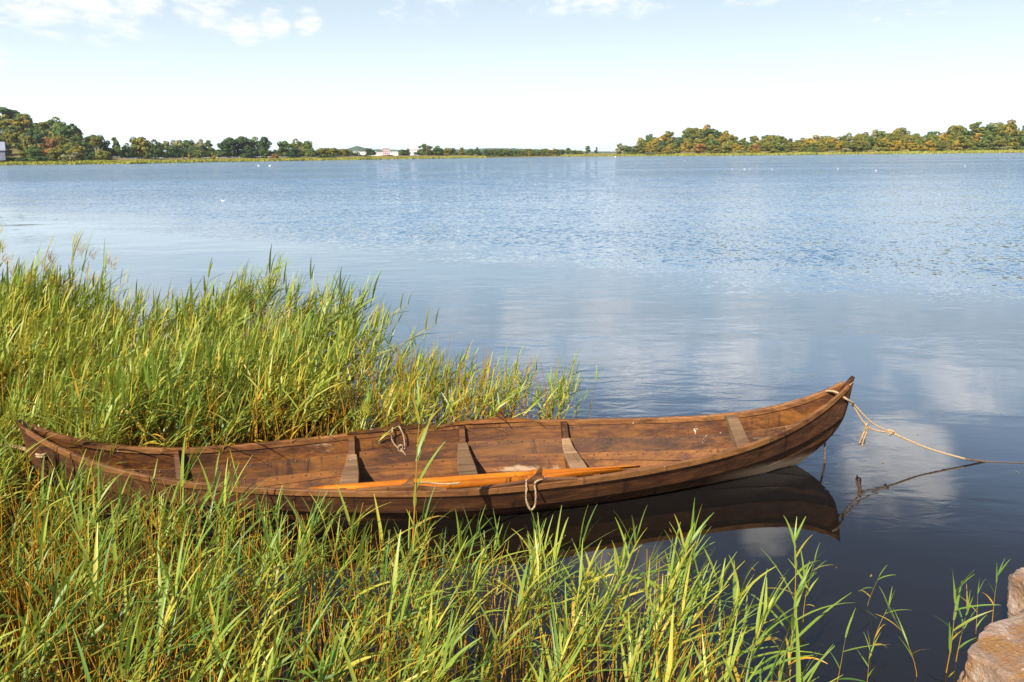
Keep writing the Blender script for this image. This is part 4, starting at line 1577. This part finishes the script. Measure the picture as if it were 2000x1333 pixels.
# house at the left edge
hp = far_at(-9, 486)
hz_ = 2.6
e = empty('house', (hp[0], hp[1], hz_), 0.5)
e.scale = (1, 1, 1.45)
tag(e, 'grey gabled shed cut by the left edge of the photo below the wooded hill', 'building')
m = MB()
m.box((0, 4, 1.6), (9, 8, 3.4))
m.build('wall', mat_plain('slate_blue_boards', (0.20, 0.20, 0.27), 0.7, 0.15, 1.5), e)
m = MB()
m.add([(-5, -0.6, 3.2), (5, -0.6, 3.2), (5, 8.6, 3.2), (-5, 8.6, 3.2), (-5, 4, 6.2), (5, 4, 6.2)], [(0, 1, 5, 4), (2, 3, 4, 5), (0, 4, 3), (1, 2, 5), (3, 2, 1, 0)])
m.build('roof', mat_plain('pale_sheet_roof', (0.26, 0.26, 0.31), 0.5, 0.1, 1.0), e)

# ------------------------------------------------------------------ birds and small craft
M_BIRD = mat_plain('white_feathers', (0.80, 0.79, 0.77), 0.8, 0.05, 20)
M_BEAK = mat_plain('orange_beak', (0.55, 0.22, 0.04), 0.5, 0.1, 20)


def bird_proto():
    """unit bird 1 long, swimming, head to -x"""
    e = empty('waterbird')
    m = MB()
    rows = []
    for x, zc, ry, rz in ((-0.34, 0.16, 0.03, 0.03), (-0.28, 0.13, 0.12, 0.11), (-0.10, 0.11, 0.19, 0.16), (0.12, 0.12, 0.19, 0.16), (0.32, 0.16, 0.12, 0.10), (0.5, 0.24, 0.04, 0.025), (0.56, 0.26, 0.01, 0.01)):
        rows.append([(x, ry * math.cos(q), zc + rz * math.sin(q)) for q in np.arange(10) * math.pi / 5])
    m.grid(rows, closed=True, caps=True)
    m.tube(smooth_pts([(-0.22, 0, 0.15), (-0.33, 0, 0.26), (-0.31, 0, 0.40), (-0.33, 0, 0.52), (-0.40, 0, 0.56), (-0.46, 0, 0.535)], 4),
           list(np.interp(np.linspace(0, 1, 21), [0, 0.3, 0.6, 0.85, 1], [0.085, 0.06, 0.045, 0.06, 0.03])), 8)
    m.build('body', M_BIRD, e, True)
    m = MB()
    m.tube([(-0.45, 0, 0.54), (-0.50, 0, 0.525), (-0.55, 0, 0.51)], [0.024, 0.018, 0.005], 6)
    m.build('beak', M_BEAK, e, True)
    return e


bp = bird_proto()
birds = [(435, 394, 0.21, 0.0, 'white waterbird swimming alone nearest, above the left reeds'), (505, 325, 0.75, 0.3, 'left of two white swans on the lake before the dark grove'),
         (527, 325, 0.85, 2.9, 'right of two white swans on the lake before the dark grove'),
         (1430, 331, 0.20, 0.5, 'leftmost white waterbird on the right half of the lake'), (1454, 331.5, 0.26, 0.2, 'brightest white waterbird second from the left on the right half of the lake'),
         (1465, 331, 0.16, 2.0, 'faint white waterbird right beside the brightest one'), (1508, 331.5, 0.22, 0.4, 'white waterbird alone below the middle of the right wood'),
         (1637, 331, 0.22, 0.1, 'white waterbird far right of the middle, left of two'), (1711, 334, 0.24, 3.0, 'white waterbird nearer than the others on the right half'),
         (1885, 325, 0.24, 0.3, 'white waterbird farthest to the right on the lake'), (1337, 315, 0.35, 0.3, 'tiny white waterbird near the left tip of the right hill')]
for i, (px, py, s, rz, lb) in enumerate(birds):
    e = bp if i == 0 else copy_tree(bp)
    e.location = tuple(at(px, py, 0.0))
    e.scale = (s * 0.95,) * 3
    e.rotation_euler = (0, 0, rz)
    tag(e, lb, 'waterbird', 'waterbirds on the lake')

M_RED = mat_plain('red_paint', (0.50, 0.06, 0.03), 0.4, 0.1, 3)


def buoy(px, py, s, label):
    e = empty('buoy', at(px, py, 0.0))
    tag(e, label, 'buoy', 'buoys near the far shore')
    m = MB()
    m.grid([[(r_ * math.cos(q), r_ * math.sin(q), z) for q in np.arange(10) * math.pi / 5] for r_, z in ((0.2 * s, -0.2 * s), (0.5 * s, 0.0), (0.5 * s, 0.25 * s), (0.25 * s, 0.6 * s), (0.08 * s, 0.9 * s), (0.08 * s, 1.2 * s))], closed=True, caps=True)
    m.build('float', M_RED, e, True)
    m = MB()
    m.grid([[(r_ * math.cos(q), r_ * math.sin(q), z) for q in np.arange(8) * math.pi / 4] for r_, z in ((0.05 * s, 1.2 * s), (0.16 * s, 1.26 * s), (0.16 * s, 1.5 * s), (0.03 * s, 1.6 * s))], closed=True, caps=True)
    m.build('top_mark', M_WHITE, e, True)


buoy(946, 309.0, 1.0, 'small red buoy before the cone shaped tree on the middle shore')
buoy(1705, 302.0, 0.8, 'small red buoy close to the right shore')


def dinghy(px, py, L, label, hullm, topm, rz):
    e = empty('dinghy', at(px, py, 0.0), rz)
    tag(e, label, 'boat')
    m = MB()
    rows = []
    for i in range(9):
        t = -1 + 2 * i / 8
        b = L * 0.2 * (1 - max(0, t) ** 2.2) + 0.01
        h = L * (0.14 + 0.07 * max(0, t) ** 2)
        rows.append([(t * L / 2, -b, h), (t * L / 2 * 0.95, -b * 0.6, -0.05), (t * L / 2 * 0.95, b * 0.6, -0.05), (t * L / 2, b, h)])
    m.grid(rows, closed=True, caps=True)
    m.build('hull', hullm, e)
    m = MB()
    m.box((-L * 0.05, 0, L * 0.24), (L * 0.3, L * 0.26, L * 0.18))
    m.build('cabin', topm, e)


dinghy(1202, 308.6, 2.3, 'tiny pinkish boat on the lake before the left tip of the right hill', M_PINK, M_WHITE, 0.2)
dinghy(1216, 305.0, 3.0, 'tiny red and white boat drawn up at the left tip of the right hill', M_RED, M_WHITE, 0.1)

# ------------------------------------------------------------------ summer haze over the lake
mh = bpy.data.materials.new('summer_haze')
mh.use_nodes = True
hz = NT(mh.node_tree)
pv = hz.n('ShaderNodeVolumePrincipled', {'Color': (0.86, 0.92, 1.0, 1.0), 'Density': 0.00008, 'Anisotropy': 0.1})
hz.t.links.new(pv.outputs[0], hz.n('ShaderNodeOutputMaterial').inputs['Volume'])
mb = MB()
mb.box((0, 2600, 21.0), (7000, 5600, 48.0))
hzo = mb.build('haze', mh)
tag(hzo, kind='stuff')

# ------------------------------------------------------------------ bits of leaf floating on the calm water
V, Q, T = [], [], []
rd = np.random.default_rng(9)
spots_ = [(rd.normal(0.9, 1.2), rd.normal(3.6, 0.7)) for _ in range(34)] + [(rd.uniform(-1, 4.5), rd.uniform(3.2, 8.5)) for _ in range(30)]
for (x, y) in spots_:
    if in_boat(x, y, 0.04) or y < 2.6:
        continue
    a, L, ww = rd.uniform(0, 6.28), rd.uniform(0.008, 0.04), rd.uniform(0.002, 0.005)
    c_, s_ = math.cos(a), math.sin(a)
    b = len(V)
    V.extend([(x - c_ * L, y - s_ * L, 0.003), (x - s_ * ww, y + c_ * ww, 0.004), (x + c_ * L, y + s_ * L, 0.003), (x + s_ * ww, y - c_ * ww, 0.004)])
    Q.append((b, b + 3, b + 2, b + 1))
    T.extend([(0.7, rd.uniform(0.3, 1.0), rd.uniform(0.2, 1.0))] * 4)
o = mesh_np('floating_leaves', V, Q, M_REED, attr=np.array(T))
tag(o, 'scraps of leaf floating on the calm water', 'leaf scraps', kind='stuff')
